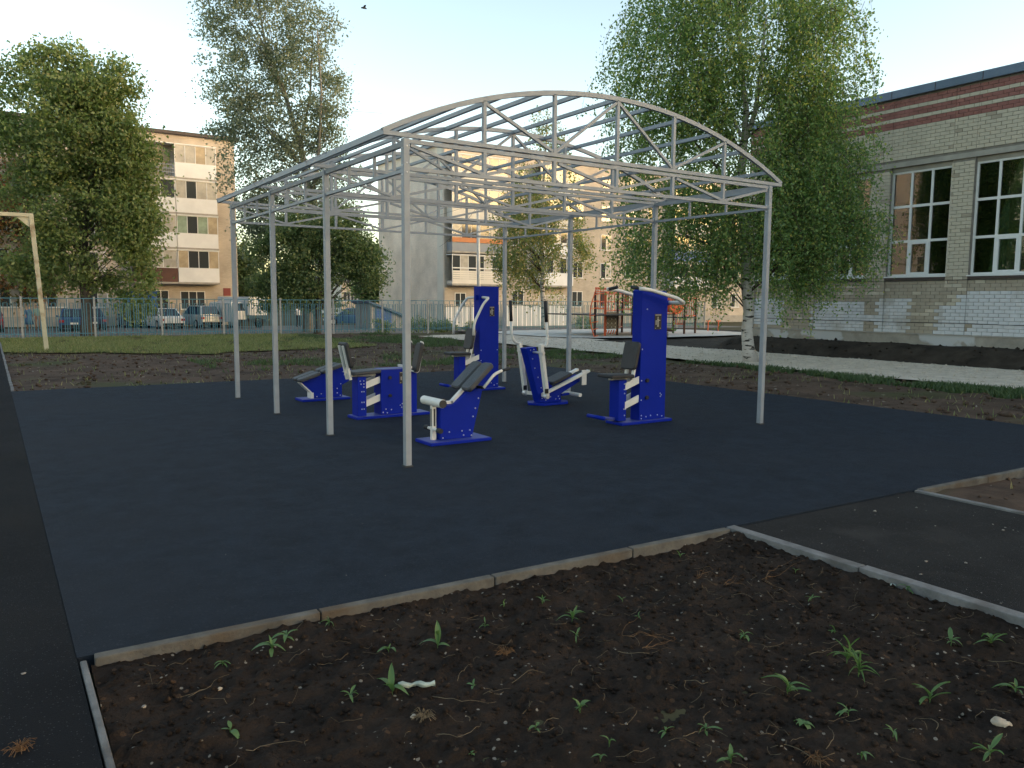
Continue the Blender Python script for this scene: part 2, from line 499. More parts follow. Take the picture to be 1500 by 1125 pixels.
def fbm(x, y, s, oct=4, seed=0.0):
    """cheap vectorised value noise"""
    tot = np.zeros_like(x); amp = 1.0; nrm = 0.0
    for o in range(oct):
        xs = x * s + seed * 17.3 + o * 31.7; ys = y * s + seed * 9.1 + o * 11.3
        xi = np.floor(xs); yi = np.floor(ys); xf = xs - xi; yf = ys - yi
        xf = xf * xf * (3 - 2 * xf); yf = yf * yf * (3 - 2 * yf)
        h = lambda a, b: np.modf(np.abs(np.sin(a * 127.1 + b * 311.7) * 43758.5453))[0]
        v = (h(xi, yi) * (1 - xf) + h(xi + 1, yi) * xf) * (1 - yf) + (h(xi, yi + 1) * (1 - xf) + h(xi + 1, yi + 1) * xf) * yf
        tot += amp * v; nrm += amp; amp *= .5; s *= 2.03
    return tot / nrm

def sheet(name, xs, ys, zf, m, keep=None, kind='structure', smooth=True):
    X, Y = np.meshgrid(xs, ys)
    Z = zf(X, Y)
    v = np.stack([X.ravel(), Y.ravel(), Z.ravel()], 1)
    nx, ny = len(xs), len(ys)
    i = np.arange(nx * ny).reshape(ny, nx)
    f = np.stack([i[:-1, :-1], i[:-1, 1:], i[1:, 1:], i[1:, :-1]], -1).reshape(-1, 4)
    if keep is not None:
        c = v[f].mean(1)
        f = f[keep(c[:, 0], c[:, 1])]
        u, inv = np.unique(f, return_inverse=True)
        v = v[u]; f = inv.reshape(-1, 4)
    return npmesh(name, v, f, m, smooth=smooth, kind=kind)

# ================================================================== THE SETTING
def sm(t):
    t = np.clip(t, 0, 1); return t * t * (3 - 2 * t)
def base_z(X, Y):
    return -.09 - .53 * sm((Y - 35.9) / 6.5)
gx = np.concatenate([[-900, -300, -120, -60], np.arange(-40, 90, 2.0), [110, 160, 320, 900]])
gy = np.concatenate([[-700, -200, -80, -30], np.arange(-20, 36, 4.0), np.arange(36, 44, .8), np.arange(46, 110, 4.0), [130, 180, 400, 1200]])
sheet('ground', gx, gy, lambda X, Y: base_z(X, Y), M['far'])

KY = lambda x: 3.77 - .036 * (x - .22)           # near edge of the court
# court
o = MB().add([(.24, KY(.24), 0), (11.12, KY(11.12), 0), (11.12, 15.25, 0), (.24, 15.5, 0),
              (.24, KY(.24), -.08), (11.12, KY(11.12), -.08), (11.12, 15.25, -.08), (.24, 15.5, -.08)],
             [(0, 1, 2, 3), (0, 4, 5, 1), (1, 5, 6, 2), (2, 6, 7, 3), (3, 7, 4, 0)]).build('rubber_court', M['rubber'])
tag(o, kind='structure')
# asphalt paths
o = MB().box(-2.3, .2385, -8, 33.5, -.085, -.0025).build('asphalt_path', M['asphalt']); tag(o, kind='structure')
o = MB().add([(4.262, -6, -.012), (6.36, -6, -.012), (6.36, KY(6.36) - .004, -.012), (4.262, KY(4.262) - .004, -.012),
              (4.262, -6, -.08), (6.36, -6, -.08), (6.36, KY(6.36) - .004, -.08), (4.262, KY(4.262) - .004, -.08)],
             [(0, 1, 2, 3), (0, 4, 5, 1), (1, 5, 6, 2), (2, 6, 7, 3), (3, 7, 4, 0)]).build('asphalt_path', M['asphalt_grey']); tag(o, kind='structure')

# foreground soil bed, cloddy
def soil_z(X, Y):
    z = -.070 + .030 * (fbm(X, Y, 1.3, 3, 1) - .5) + .050 * (fbm(X, Y, 6, 4, 2) - .5)
    c = fbm(X, Y, 19, 3, 3); z += .018 * np.maximum(0, c - .50) / .5 * 1.6
    z += .014 * (fbm(X, Y, 52, 2, 4) - .5)
    z += .050 * sm((Y - 3.2) / .45) * (fbm(X, Y, 2.2, 3, 9)) + .045 * sm((X - 3.75) / .4) * (.45 + .6 * fbm(X, Y, 2.6, 3, 19)) + .03 * sm((.55 - X) / .25) * fbm(X, Y, 2.6, 3, 20)
    return z
sheet('soil_bed', np.arange(.285, 4.18, .0135), np.arange(.6, 3.79, .0135), soil_z, M['soil'],
      keep=lambda x, y: y < KY(x) - .055)
def verge_z(X, Y):
    return -.045 + .05 * (fbm(X, Y, .5, 3, 5) - .5) + .07 * (fbm(X, Y, 3.1, 4, 6) - .5)
def verge_keep(x, y):
    n = .25 * (fbm(x, y, .8, 3, 7) - .5)
    return (((x > .26) & (y > 15.3) & (y < 36.4)) | (x > 11.1) | ((x > 6.47) & (y < KY(x) - .06))) & (x < 15.85 + n)
sheet('verge', np.arange(.24, 16.3, .09), np.arange(-3.0, 36.4, .09), verge_z, M['verge'], keep=verge_keep)
def lawn_edge(x):
    return 27.6 - .78 * np.clip(x, 0, 5) + .25 * np.clip(x - 5, 0, 30)
def lawn_keep(x, y):
    return (y > lawn_edge(x) + 1.6 * (fbm(x, y, .55, 4, 8) - .5)) & (x < 10.5 + 4 * (fbm(x, y, .4, 3, 2) - .5))
sheet('lawn', np.arange(.26, 14, .12), np.arange(22, 36.4, .12), lambda X, Y: verge_z(X, Y) * .6 + .012, M['lawn'], keep=lawn_keep)
sheet('lawn', np.arange(-40, -2.29, 1.5), np.arange(-10, 36.4, 1.2), lambda X, Y: X * 0 - .05, M['lawn'])
def gravel_keep(x, y):
    n = .5 * (fbm(x, y, .9, 4, 11) - .5)
    a = (x > 15.6 + n) & (x < 20.15 + n * .6) & (y < 31.2)
    b = (y > 24.6 + n) & (y < 31.5 + n) & (x > 16.4 + n) & (x < 21)
    return a | b
sheet('gravel_path', np.arange(15.0, 21.2, .12), np.arange(-12, 32.2, .12),
      lambda X, Y: .012 + .03 * (fbm(X, Y, .7, 3, 12) - .5) + .016 * (fbm(X, Y, 6, 2, 13) - .5), M['gravel'], keep=gravel_keep)
def pad_keep(x, y):
    return ((np.abs(x - 26.2) / 6.2) ** 3.2 + (np.abs(y - 29.6) / 4.7) ** 3.2) < 1 + .1 * (fbm(x, y, .8, 3, 14) - .5)
sheet('playground_pad', np.arange(19.8, 33, .16), np.arange(24.6, 34.8, .16), lambda X, Y: .045 + .012 * (fbm(X, Y, 2, 2, 3) - .5), M['playpad'], keep=pad_keep)
def bank_z(X, Y):
    up = sm((X - 20.3) / 1.3) * sm((19.6 - Y) / 1.2)
    return -.045 + .46 * up + .07 * (fbm(X, Y, .9, 4, 15) - .5) + .05 * (fbm(X, Y, 5, 3, 16) - .5)
sheet('soil_bank', np.arange(19.9, 36, .14), np.arange(-12, 36.4, .14), bank_z, M['bank'],
      keep=lambda x, y: (x < 22.3) | (y > 18.9))
# car park beyond the fence
sheet('car_park', np.arange(-30, 60, 3.0), np.arange(43.5, 66.5, 2.0), lambda X, Y: X * 0 - .605, M['road'])

# kerbs, stone by stone
def kerb(name, a, b, wdt, top, m, drop=.16, piece=1.0):
    a = Vector((*a, 0)); b = Vector((*b, 0)); L = (b - a).length; d = (b - a) / L
    root = empty(name, (a.x, a.y, top - drop)); tag(root, kind='structure')
    t = 0.0
    while t < L - .05:
        e = min(L, t + piece)
        dz = rnd.uniform(-.004, .004); j = rnd.uniform(-.004, .004); sx = Vector((-d.y, d.x, 0))
        p = a + d * (t + .004) + sx * j; q = a + d * (e - .004) + sx * (j + rnd.uniform(-.004, .004))
        p.z = q.z = top + dz - drop / 2
        MB().bar(p, q, wdt, drop).build('kerb_stone', m, root, bevel=.006)
        t = e
    return root
kerb('kerb', (.30, KY(.3) - .032), (4.16, KY(4.16) - .032), .058, .010, M['kerb'])
kerb('kerb', (6.43, KY(6.43) - .032), (11.1, KY(11.1) - .032), .058, .008, M['kerb'])
kerb('kerb', (.262, 3.72), (.262, .2), .026, .002, M['kerb_grey'])
kerb('kerb', (4.21, KY(4.2) - .01), (4.21, -1.0), .082, .012, M['kerb_grey'])
kerb('kerb', (6.40, KY(6.4) - .01), (6.40, -1.0), .055, .006, M['kerb_grey'])
kerb('kerb', (.262, 33.0), (.262, 15.55), .05, -.002, M['kerb_grey'])

# ================================================================== PERGOLA
PX0, PX1, PY0, BAY, PH = 3.205, 8.20, 6.615, 2.02, 3.0
perg = empty('pergola_frame', (PX0, PY0, 0), 'grey steel arched pergola frame without roof standing on the dark blue court', 'pergola')
for i in range(4):
    y = PY0 + BAY * i
    for x in (PX0, PX1):
        p = MB().box(x - .031, x + .031, y - .031, y + .031, .012, PH).build('post', M['steel'], perg, bevel=.006)
        MB().box(x - .040, x + .040, y - .040, y + .040, 0, .013).build('foot_plate', M['foot'], p)
        b = MB()
        for z in (PH - .07, PH - .22, PH - .30):
            b.dome((x, y - .031, z), (0, -1, 0), .010)
            b.dome((x - .031, y, z - .02), (-1, 0, 0), .010)
        tag(b.build('bolt_heads', M['bolt'], p), kind='stuff')
AX0, AX1, ARISE = PX0 - .22, PX1 + .22, .65
half = (AX1 - AX0) / 2
ARAD = (half ** 2 + ARISE ** 2) / (2 * ARISE)
def arc_z(x):
    return 3.045 + math.sqrt(ARAD ** 2 - (x - (AX0 + AX1) / 2) ** 2) - (ARAD - ARISE)
for i in range(4):
    y = PY0 + BAY * i
    xs = [AX0 + (AX1 - AX0) * k / 28 for k in range(29)]
    v, f = [], []
    for x in xs:
        nx = (x - (AX0 + AX1) / 2) / ARAD; nz = math.sqrt(1 - nx * nx); z = arc_z(x)
        for oy, on in ((-.0175, -.023), (.0175, -.023), (.0175, .023), (-.0175, .023)):
            v.append((x + nx * on, y + oy, z + nz * on))
    for k in range(28):
        for j in range(4):
            f.append((k * 4 + j, k * 4 + (j + 1) % 4, k * 4 + 4 + (j + 1) % 4, k * 4 + 4 + j))
    f += [(0, 3, 2, 1), (112, 113, 114, 115)]
    arch = MB().add(v, f).build('arched_truss', M['steel'], perg)
    MB().bar((AX0, y, 3.029), (AX1, y, 3.027), .034, .038).build('bottom_chord', M['steel'], arch)
    MB().bar((PX0 + .031, y, 2.977), (PX1 - .031, y, 2.977), .034, .036).build('beam_top_chord', M['steel'], arch)
    MB().bar((PX0 + .031, y, 2.735), (PX1 - .031, y, 2.735), .034, .034).build('beam_bottom_chord', M['steel'], arch)
    P6 = [PX0 + (PX1 - PX0) * k / 6 for k in range(7)]
    for k in range(1, 6):
        MB().bar((P6[k], y, 3.046), (P6[k], y, arc_z(P6[k]) - .017), .035, .035, (0, 1, 0)).build('upright', M['steel'], arch)
        MB().bar((P6[k], y, 2.752), (P6[k], y, 2.959), .035, .035, (0, 1, 0)).build('upright', M['steel'], arch)
    for a, b in ((1, 2), (3, 2), (3, 4), (5, 4)):          # arch diagonals: top of a to foot of b
        MB().bar((P6[a] + .018 * (1 if b > a else -1), y + .003, arc_z(P6[a]) - .04), (P6[b] - .018 * (1 if b > a else -1), y + .003, 3.06), .029, .029, (0, 1, 0)).build('diagonal', M['steel'], arch)
    for a, b in ((0, 1), (2, 1), (2, 3), (4, 3), (4, 5), (6, 5)):
        MB().bar((P6[a] + .05 * (1 if b > a else -1), y - .003, 2.945), (P6[b] - .018 * (1 if b > a else -1), y - .003, 2.760), .029, .029, (0, 1, 0)).build('diagonal', M['steel'], arch)
for k in range(11):
    x = AX0 + (AX1 - AX0) * (k + .5) / 11
    MB().bar((x, PY0 + .021, arc_z(x) - .002), (x, PY0 + 3 * BAY - .021, arc_z(x) - .002), .036, .040).build('purlin', M['steel'], perg)
for x in (AX0 + .02, AX1 - .02):
    MB().bar((x, PY0 + .022, 3.033), (x, PY0 + 3 * BAY - .022, 3.029), .034, .040).build('eave_beam', M['steel'], perg)
for x in (PX0, PX1):
    for i in range(3):
        y0 = PY0 + BAY * i + .032; y1 = PY0 + BAY * (i + 1) - .032
        sb = MB().bar((x, y0, 2.955), (x, y1, 2.960), .036, .046).build('side_beam', M['steel'], perg)
        MB().bar((x, y0, 2.72), (x, y1, 2.72), .032, .032).build('lower_rail', M['steel'], sb)
        for t in (1 / 3, 2 / 3):
            yy = y0 + (y1 - y0) * t
            MB().bar((x, yy, 2.737), (x, yy, 2.936), .026, .026, (0, 1, 0)).build('upright', M['steel'], sb)

# ================================================================== EXERCISE MACHINES
def roundpad(c, L, W, T, ang, m, name, parent, rounded=.04):
    """padded board: L along the incline (in XZ, angle ang), W along Y, T thick"""
    n = 6; poly = []
    for cx, cy, a0 in ((L / 2 - rounded, W / 2 - rounded, 0), (-L / 2 + rounded, W / 2 - rounded, 90), (-L / 2 + rounded, -W / 2 + rounded, 180), (L / 2 - rounded, -W / 2 + rounded, 270)):
        for k in range(n + 1):
            a = R(a0 + 90 * k / n)
            poly.append((cx + rounded * math.cos(a), cy + rounded * math.sin(a)))
    ca, sa = math.cos(ang), math.sin(ang)
    mb = MB(); c = Vector(c); N = len(poly); vs_ = []
    for t, s in ((-T / 2, .97), (-T / 4, 1), (T / 4, 1), (T / 2, .93)):
        for a, b in poly:
            a *= s; b *= s
            vs_.append((c.x + a * ca - t * sa, c.y + b, c.z + a * sa + t * ca))
    fs = [tuple(range(N))[::-1], tuple(range(3 * N, 4 * N))]
    for r_ in range(3):
        fs += [(r_ * N + k, r_ * N + (k + 1) % N, (r_ + 1) * N + (k + 1) % N, (r_ + 1) * N + k) for k in range(N)]
    mb.add(vs_, fs)
    return mb.build(name, m, parent)

def bend(pts, r, name, m, parent, n=10, k=5):
    """tube through pts with rounded corners"""
    pts = [Vector(p) for p in pts]; out = [pts[0]]
    for a, b, c in zip(pts, pts[1:], pts[2:]):
        l = min((b - a).length, (c - b).length) * .42
        p, q = b + (a - b).normalized() * l, b + (c - b).normalized() * l
        for i in range(k + 1):
            t = i / k
            out.append(p * (1 - t) ** 2 + b * 2 * t * (1 - t) + q * t * t)
    out.append(pts[-1])
    return MB().tube(out, r, n).build(name, m, parent, smooth=True)

def plate(x0, x1, y0, y1, parent):
    b = MB().prism([(x0, y0), (x1, y0), (x1 + .0, y1), (x0, y1)], 0.0, .034, 'Z').build('base_plate', M['blue'], parent, bevel=.006)
    MB().box(x0 + .012, x1 - .012, y0 + .012, y1 - .012, .0345, .0375).build('plate_top', M['bluetop'], b)
    return b

def bolts(parent, y, pts, nrm=(0, -1, 0)):
    b = MB()
    for x, z in pts:
        b.dome((x, y, z) if nrm[1] else (y, x, z), nrm, .0105)
    tag(b.build('bolt_heads', M['bolt'], parent), kind='stuff')

def sticker(parent, x, y, z, wd=.085, ht=.15):
    s = MB().box(x - wd / 2, x + wd / 2, y - .003, y - .0003, z - ht / 2, z + ht / 2).build('instruction_plate', M['sticker'], parent)
    f = MB()
    def q(x0, x1, z0, z1): f.box(x + x0 * wd, x + x1 * wd, y - .0045, y - .0031, z + z0 * ht, z + z1 * ht)
    q(-.42, .42, .40, .46)                       # heading strip
    q(-.09, .05, .22, .32); q(-.13, .09, -.04, .2); q(.1, .3, .06, .12); q(-.12, -.02, -.33, -.05); q(.02, .11, -.33, -.05)
    q(-.42, -.3, -.44, -.40); q(.28, .42, -.44, -.40); q(-.36, -.22, -.2, .1)
    f.build('pictogram', M['stickerfig'], s)
    return s

G_ = 'outdoor exercise machines on the court'
# ---- 1: leg-curl / hyperextension bench, near post
y0 = 7.58
m1 = empty('exercise_bench', (4.22, y0, 0), 'blue exercise bench with white roller and two inclined dark pads beside the corner post', 'exercise machine', G_)
plate(3.86, 4.62, 7.39, 7.77, m1)
MB().prism([(4.03, .038), (4.43, .038), (4.58, .62), (4.50, .66), (4.21, .42), (4.03, .41)], 7.50, 7.66).build('body_panel', M['blue'], m1, bevel=.006)
sp = MB()
sp.bar((4.0, y0, .44), (4.215, y0, .437), .05, .03); sp.bar((4.20, y0, .43), (4.60, y0, .79), .05, .035)
sp.build('white_spine', M['white'], m1)
ang1 = math.atan2(.36, .40)
for yy in (7.465, 7.695):
    roundpad((4.475, yy, .715), .42, .185, .055, ang1, M['padtop'], 'pad', m1)
for yy in (7.37, 7.79):
    bend([(4.50, yy, .60), (4.64, yy, .745), (4.74, yy, .78)], .017, 'handle_bar', M['white'], m1)
    MB().tube([(4.735, yy, .778), (4.84, yy, .80)], .0165, 10).build('grip', M['grip'], m1, smooth=True)
    MB().bar((4.50, yy, .60), (4.50, y0, .60), .03, .03).build('cross_stay', M['grip'], m1)
ro = MB().tube([(3.985, 7.36, .455), (3.985, 7.80, .455)], .047, 18).build('roller', M['white'], m1, smooth=False)
for yy, s in ((7.36, -1), (7.80, 1)):
    MB().tube([(3.985, yy, .455), (3.985, yy + s * .012, .455)], .043, 18).build('end_cap', M['pad'], ro)
ps = MB().box(3.96, 4.012, 7.555, 7.605, .036, .415).build('roller_post', M['white'], m1, bevel=.004)
MB().box(3.957, 3.9598, 7.571, 7.589, .19, .38).build('slot', M['sticker'], ps)
MB().box(3.978, 3.994, 7.552, 7.5548, .19, .38).build('slot', M['sticker'], ps)
ft = MB().tube([(3.985, 7.46, .155), (3.985, 7.70, .155)], .018, 10).build('ankle_bar', M['white'], m1)
for a, b in ((7.40, 7.47), (7.69, 7.76)):
    MB().tube([(3.985, a, .155), (3.985, b, .155)], .028, 12).build('foam_roller', M['grip'], ft)
bolts(m1, 7.50, [(4.06, .06), (4.14, .12), (4.30, .12), (4.32, .07), (4.40, .12), (4.42, .06), (4.44, .27), (4.47, .36), (4.51, .47), (4.545, .58)])

# ---- 2: double press, behind the near post
y0 = 9.72
m2 = empty('exercise_machine', (4.4, y0, 0), 'low blue press machine with white link bars and upright pads behind the corner post', 'exercise machine', G_)
plate(3.91, 4.98, 9.56, 9.88, m2)
MB().box(4.275, 4.80, 9.60, 9.84, .038, .635).build('body_box', M['blue'], m2, bevel=.006)
cpt = MB().box(4.27, 4.805, 9.595, 9.845, .6355, .645).build('top_plate', M['bluetop'], m2)
MB().box(3.955, 4.075, 9.62, 9.82, .038, .555).build('seat_column', M['blue'], m2, bevel=.006)
for z in (.13, .37):
    for yy in (9.64, 9.80):
        MB().prism([(4.0, z), (4.34, z + .115), (4.34, z + .205), (4.0, z + .09)], yy - .008, yy + .008).build('link_bar', M['white'], m2)
MB().box(3.865, 4.24, 9.69, 9.75, .556, .58).build('seat_rail', M['white'], m2)
roundpad((4.08, y0, .612), .40, .30, .045, .05, M['padtop'], 'seat_pad', m2)
for yy in (9.66, 9.78):
    MB().bar((3.875, yy, .52), (3.775, yy, .965), .03, .045, (0, 1, 0)).build('back_tube', M['white'], m2)
roundpad((3.835, y0, .84), .34, .27, .05, math.atan2(.445, -.10), M['pad'], 'backrest_pad', m2)
for yy in (9.55, 9.90):
    roundpad((4.785, yy, .79), .40, .15, .055, math.atan2(.445, .10), M['pad'], 'upright_pad', m2)
    bend([(4.68, yy, .62), (4.80, yy, .575), (4.875, yy, .985), (4.83, yy, 1.0)], .011, 'pad_frame', M['white'], m2)
MB().bar((4.68, 9.53, .66), (4.68, 9.92, .66), .03, .03).build('frame_cross_bar', M['white'], m2)
sticker(m2, 4.60, 9.60, .52, .12, .16)
bolts(m2, 9.62, [(3.99, .50), (4.04, .50), (4.0, .46), (4.04, .46), (4.04, .42), (4.04, .36), (4.01, .36), (4.01, .22), (4.04, .22), (4.01, .13), (4.04, .13)])
bolts(m2, 9.60, [(4.30, .07), (4.36, .06), (4.42, .10), (4.34, .11), (4.55, .15), (4.58, .17), (4.57, .12), (4.62, .08)])
gb = MB()
for z in (.29, .53): gb.tube([(4.40, 9.575, z), (4.40, 9.605, z)], .022, 10)
gb.build('rubber_stop', M['grip'], m2)

# ---- 3: incline bench at the back left
y0 = 11.86
m3 = empty('exercise_bench', (4.3, y0, 0), 'blue incline bench with long sloping dark pads behind the low press machine', 'exercise machine', G_)
plate(3.91, 4.68, 11.68, 12.04, m3)
MB().prism([(4.12, .038), (4.58, .038), (4.58, .22), (4.80, .33), (4.70, .53), (4.62, .54), (3.93, .29), (4.10, .12)], 11.78, 11.94).build('body_panel', M['blue'], m3, bevel=.006)
MB().bar((3.925, y0, .285), (4.105, y0, .11), .165, .016).build('end_strip', M['white'], m3)
MB().box(4.075, 4.118, 11.775, 11.945, .038, .125).build('end_bracket', M['white'], m3)
MB().bar((3.95, y0, .315), (4.70, y0, .56), .05, .03).build('white_spine', M['white'], m3)
ang3 = math.atan2(.245, .75)
for c in ((4.04, .375), (4.40, .492)):
    for yy in (11.76, 11.96):
        roundpad((c[0], yy, c[1]), .345, .175, .05, ang3, M['padtop'], 'pad', m3)
ro = MB().tube([(4.72, 11.66, .615), (4.72, 12.06, .615)], .045, 16).build('roller', M['white'], m3)
for yy, s in ((11.66, -1), (12.06, 1)):
    MB().tube([(4.72, yy, .615), (4.72, yy + s * .012, .615)], .041, 16).build('end_cap', M['pad'], ro)
bend([(4.66, y0, .44), (4.74, y0, .42), (4.72, y0, .60)], .02, 'roller_stay', M['white'], m3)
bolts(m3, 11.78, [(4.17, .06), (4.24, .10), (4.50, .10), (4.55, .06), (4.56, .24), (4.60, .43), (4.62, .46), (4.62, .38), (4.50, .17)])

# ---- towers (4 and 6)
def seat_unit(root, xs_, yc, zs, back, dark=True):
    """column, seat and leaning backrest facing -X; back = x of backrest foot"""
    MB().box(xs_ - .065, xs_ + .065, yc - .09, yc + .09, .05, zs - .03).build('seat_column', M['blue'], root, bevel=.006)
    MB().box(xs_ - .14, back + .02, yc - .03, yc + .03, zs - .0295, zs - .004).build('seat_rail', M['white'], root)
    roundpad((xs_ - .04, yc, zs + .022), .40, .30, .045, -.03, M['pad'], 'seat_pad', root)
    for d in (-.065, .065):
        MB().bar((back - .015, yc + d, zs - .06), (back + .085, yc + d, zs + .40), .03, .04, (0, 1, 0)).build('back_tube', M['white'], root)
    roundpad((back + .015, yc, zs + .27), .36, .27, .05, math.atan2(.46, .10), M['pad'], 'backrest_pad', root)

def foot_rest(root, x0, x1, yc, hw):
    f = MB().bar((x0, yc, .115), (x1, yc, .075), .06, .03).build('foot_rest', M['bluetop'], root, bevel=.004)
    MB().tube([(x0 - .01, yc - hw, .118), (x0 - .01, yc + hw, .118)], .024, 10).build('foot_bar', M['blue'], f, smooth=True)

# ---- 6: tall tower nearest the right post
y0 = 7.56
m6 = empty('exercise_tower', (6.95, y0, 0), 'tall blue pull-down tower with seat and white arms reaching over the top with black grips', 'exercise machine', G_)
plate(6.55, 7.42, 7.40, 7.72, m6)
MB().prism([(6.885, .038), (7.335, .038), (7.335, 1.66), (7.30, 1.69), (6.92, 1.715), (6.885, 1.69)], 7.45, 7.62).build('tower', M['blue'], m6, bevel=.006)
seat_unit(m6, 6.615, y0, .60, 6.80)
foot_rest(m6, 6.27, 6.56, y0, .16)
for z in (.20, .44):
    for yy in (7.475, 7.645):
        MB().prism([(6.655, z), (6.94, z + .095), (6.94, z + .185), (6.655, z + .09)], yy - .008, yy + .008).build('link_bar', M['white'], m6)
for yy in (7.27, 7.88):
    bend([(7.44, yy, 1.545), (7.32, yy, 1.60), (6.86, yy, 1.70), (6.68, yy, 1.715)], .024, 'lever_arm', M['white'], m6)
    s = 1 if yy > y0 else -1
    MB().tube([(6.70, yy, 1.713), (6.70, yy - s * .17, 1.735)], .021, 10).build('grip', M['grip'], m6, smooth=True)
MB().tube([(7.435, 7.26, 1.545), (7.435, 7.89, 1.545)], .024, 10).build('lever_axle', M['white'], m6, smooth=True)
MB().bar((7.33, y0, 1.52), (7.44, y0, 1.545), .08, .06).build('axle_bracket', M['blue'], m6)
sticker(m6, 7.17, 7.45, 1.30, .12, .20)
bolts(m6, 7.45, [(6.92, .10), (7.0, .08), (7.08, .09), (7.20, .09), (7.28, .07), (6.92, .06), (7.24, .37), (7.26, .35), (7.245, .33), (6.98, 1.46), (6.91, .95), (6.91, .55), (6.91, .30)])
bolts(m6, 7.47, [(6.64, .52), (6.66, .52), (6.64, .45), (6.66, .45), (6.645, .40), (6.64, .20), (6.665, .20), (6.65, .12)])
gb = MB()
for z in (.33, .55): gb.tube([(7.0, 7.425, z), (7.0, 7.452, z)], .026, 10)
gb.build('rubber_stop', M['grip'], m6)

# ---- 4: tower at the back
y0 = 11.80
m4 = empty('exercise_tower', (7.1, y0, 0), 'tall blue press tower with seat and bent white arms hanging down towards it', 'exercise machine', G_)
plate(6.85, 7.56, 11.64, 11.96, m4)
MB().box(7.06, 7.45, 11.70, 11.90, .038, 1.80).build('tower', M['blue'], m4, bevel=.006)
seat_unit(m4, 6.72, y0, .63, 6.90)
foot_rest(m4, 6.43, 6.66, y0, .15)
for z in (.24, .44):
    for yy in (11.72, 11.88):
        MB().prism([(6.76, z), (7.10, z + .115), (7.10, z + .20), (6.76, z + .085)], yy - .008, yy + .008).build('link_bar', M['white'], m4)
for yy in (11.50, 12.20):
    bend([(7.11, yy, 1.60), (7.01, yy, 1.50), (6.83, yy, 1.18), (6.82, yy, .97)], .022, 'press_arm', M['white'], m4)
    bend([(7.11, yy, 1.60), (7.12, y0, 1.62)], .022, 'arm_axle', M['white'], m4)
MB().box(7.02, 7.062, 11.77, 11.83, 1.57, 1.65).build('axle_bracket', M['blue'], m4)
sticker(m4, 7.31, 11.70, 1.37, .10, .17)
bolts(m4, 11.70, [(7.10, .08), (7.18, .10), (7.30, .12), (7.36, .08), (7.42, .10), (7.09, .70), (7.09, .52), (7.42, .70)])

# ---- 5: rowing / stepping machine
y0 = 9.66
m5 = empty('exercise_rower', (6.95, y0, 0), 'blue V-shaped rowing machine with tall white levers, black grips and sloping seat', 'exercise machine', G_)
MB().prism([(6.68, 9.66), (6.82, 9.44), (7.28, 9.46), (7.42, 9.66), (7.28, 9.88), (6.82, 9.88)], 0, .032, 'Z').build('base_plate', M['blue'], m5, bevel=.006)
MB().prism([(6.84, .034), (7.04, .034), (6.98, .30), (6.76, .875), (6.575, .86), (6.60, .80)], 9.58, 9.74).build('mast', M['blue'], m5, bevel=.006)
MB().prism([(6.95, .034), (7.26, .034), (7.24, .14), (7.62, .32), (7.60, .42), (7.12, .24), (6.86, .50), (6.90, .25)], 9.60, 9.72).build('seat_support', M['blue'], m5, bevel=.006)
for yy in (9.38, 9.94):
    lv = MB().bar((6.70, yy, .93), (6.82, yy, .16), .055, .075, (0, 1, 0)).build('lever', M['white'], m5, bevel=.004)
    MB().tube([(6.815, yy - .035, .15), (6.815, yy + .035, .15)], .034, 12).build('pivot', M['bolt'], lv)
    MB().box(6.79 - .032, 6.79 + .032, yy - .041, yy - .037, .20, .27).build('maker_plate', M['sticker'], lv)
    MB().tube([(6.72, yy - .05, .80), (6.72, yy + .05, .80)], .028, 12).build('pivot', M['bolt'], lv)
    bend([(6.70, yy, .90), (6.80, yy, .90), (6.82, yy, 1.02), (6.80, yy, 1.26)] if yy < y0 else [(6.70, yy, .90), (6.60, yy, .95), (6.56, yy, 1.05), (6.55, yy, 1.26)], .021, 'handle', M['white'], m5)
    MB().tube([(6.80, yy, 1.25), (6.775, yy, 1.56)] if yy < y0 else [(6.55, yy, 1.25), (6.535, yy, 1.56)], .026, 10).build('grip', M['grip'], m5, smooth=True)
    MB().bar((6.82, yy, .155), (6.90, y0, .155), .03, .05).build('link_bar', M['white'], m5)
MB().tube([(6.715, 9.36, .80), (6.715, 9.96, .80)], .016, 10).build('axle', M['bolt'], m5)
MB().bar((6.86, 9.52, .17), (7.72, 9.52, .485), .035, .075, (0, 1, 0)).build('seat_rail', M['white'], m5, bevel=.004)
MB().bar((6.86, 9.80, .17), (7.72, 9.80, .485), .035, .075, (0, 1, 0)).build('seat_rail', M['white'], m5, bevel=.004)
roundpad((7.22, y0, .385), .40, .30, .05, math.atan2(.315, .86), M['pad'], 'seat_pad', m5)
MB().box(7.57, 7.66, 9.49, 9.505, .27, .50).build('end_plate', M['white'], m5, bevel=.004)
MB().tube([(7.47, 9.40, .13), (7.47, 9.92, .13)], .030, 12).build('foot_tube', M['white'], m5)
MB().bar((7.30, y0, .12), (7.47, y0, .13), .05, .03).build('foot_tube_stay', M['blue'], m5)
bolts(m5, 9.58, [(6.66, .83), (6.70, .70), (6.74, .56), (6.80, .42), (6.86, .26), (6.88, .10), (6.95, .07), (6.72, .84)])
bolts(m5, 9.60, [(7.05, .11), (7.15, .07), (7.20, .11), (7.22, .07)])

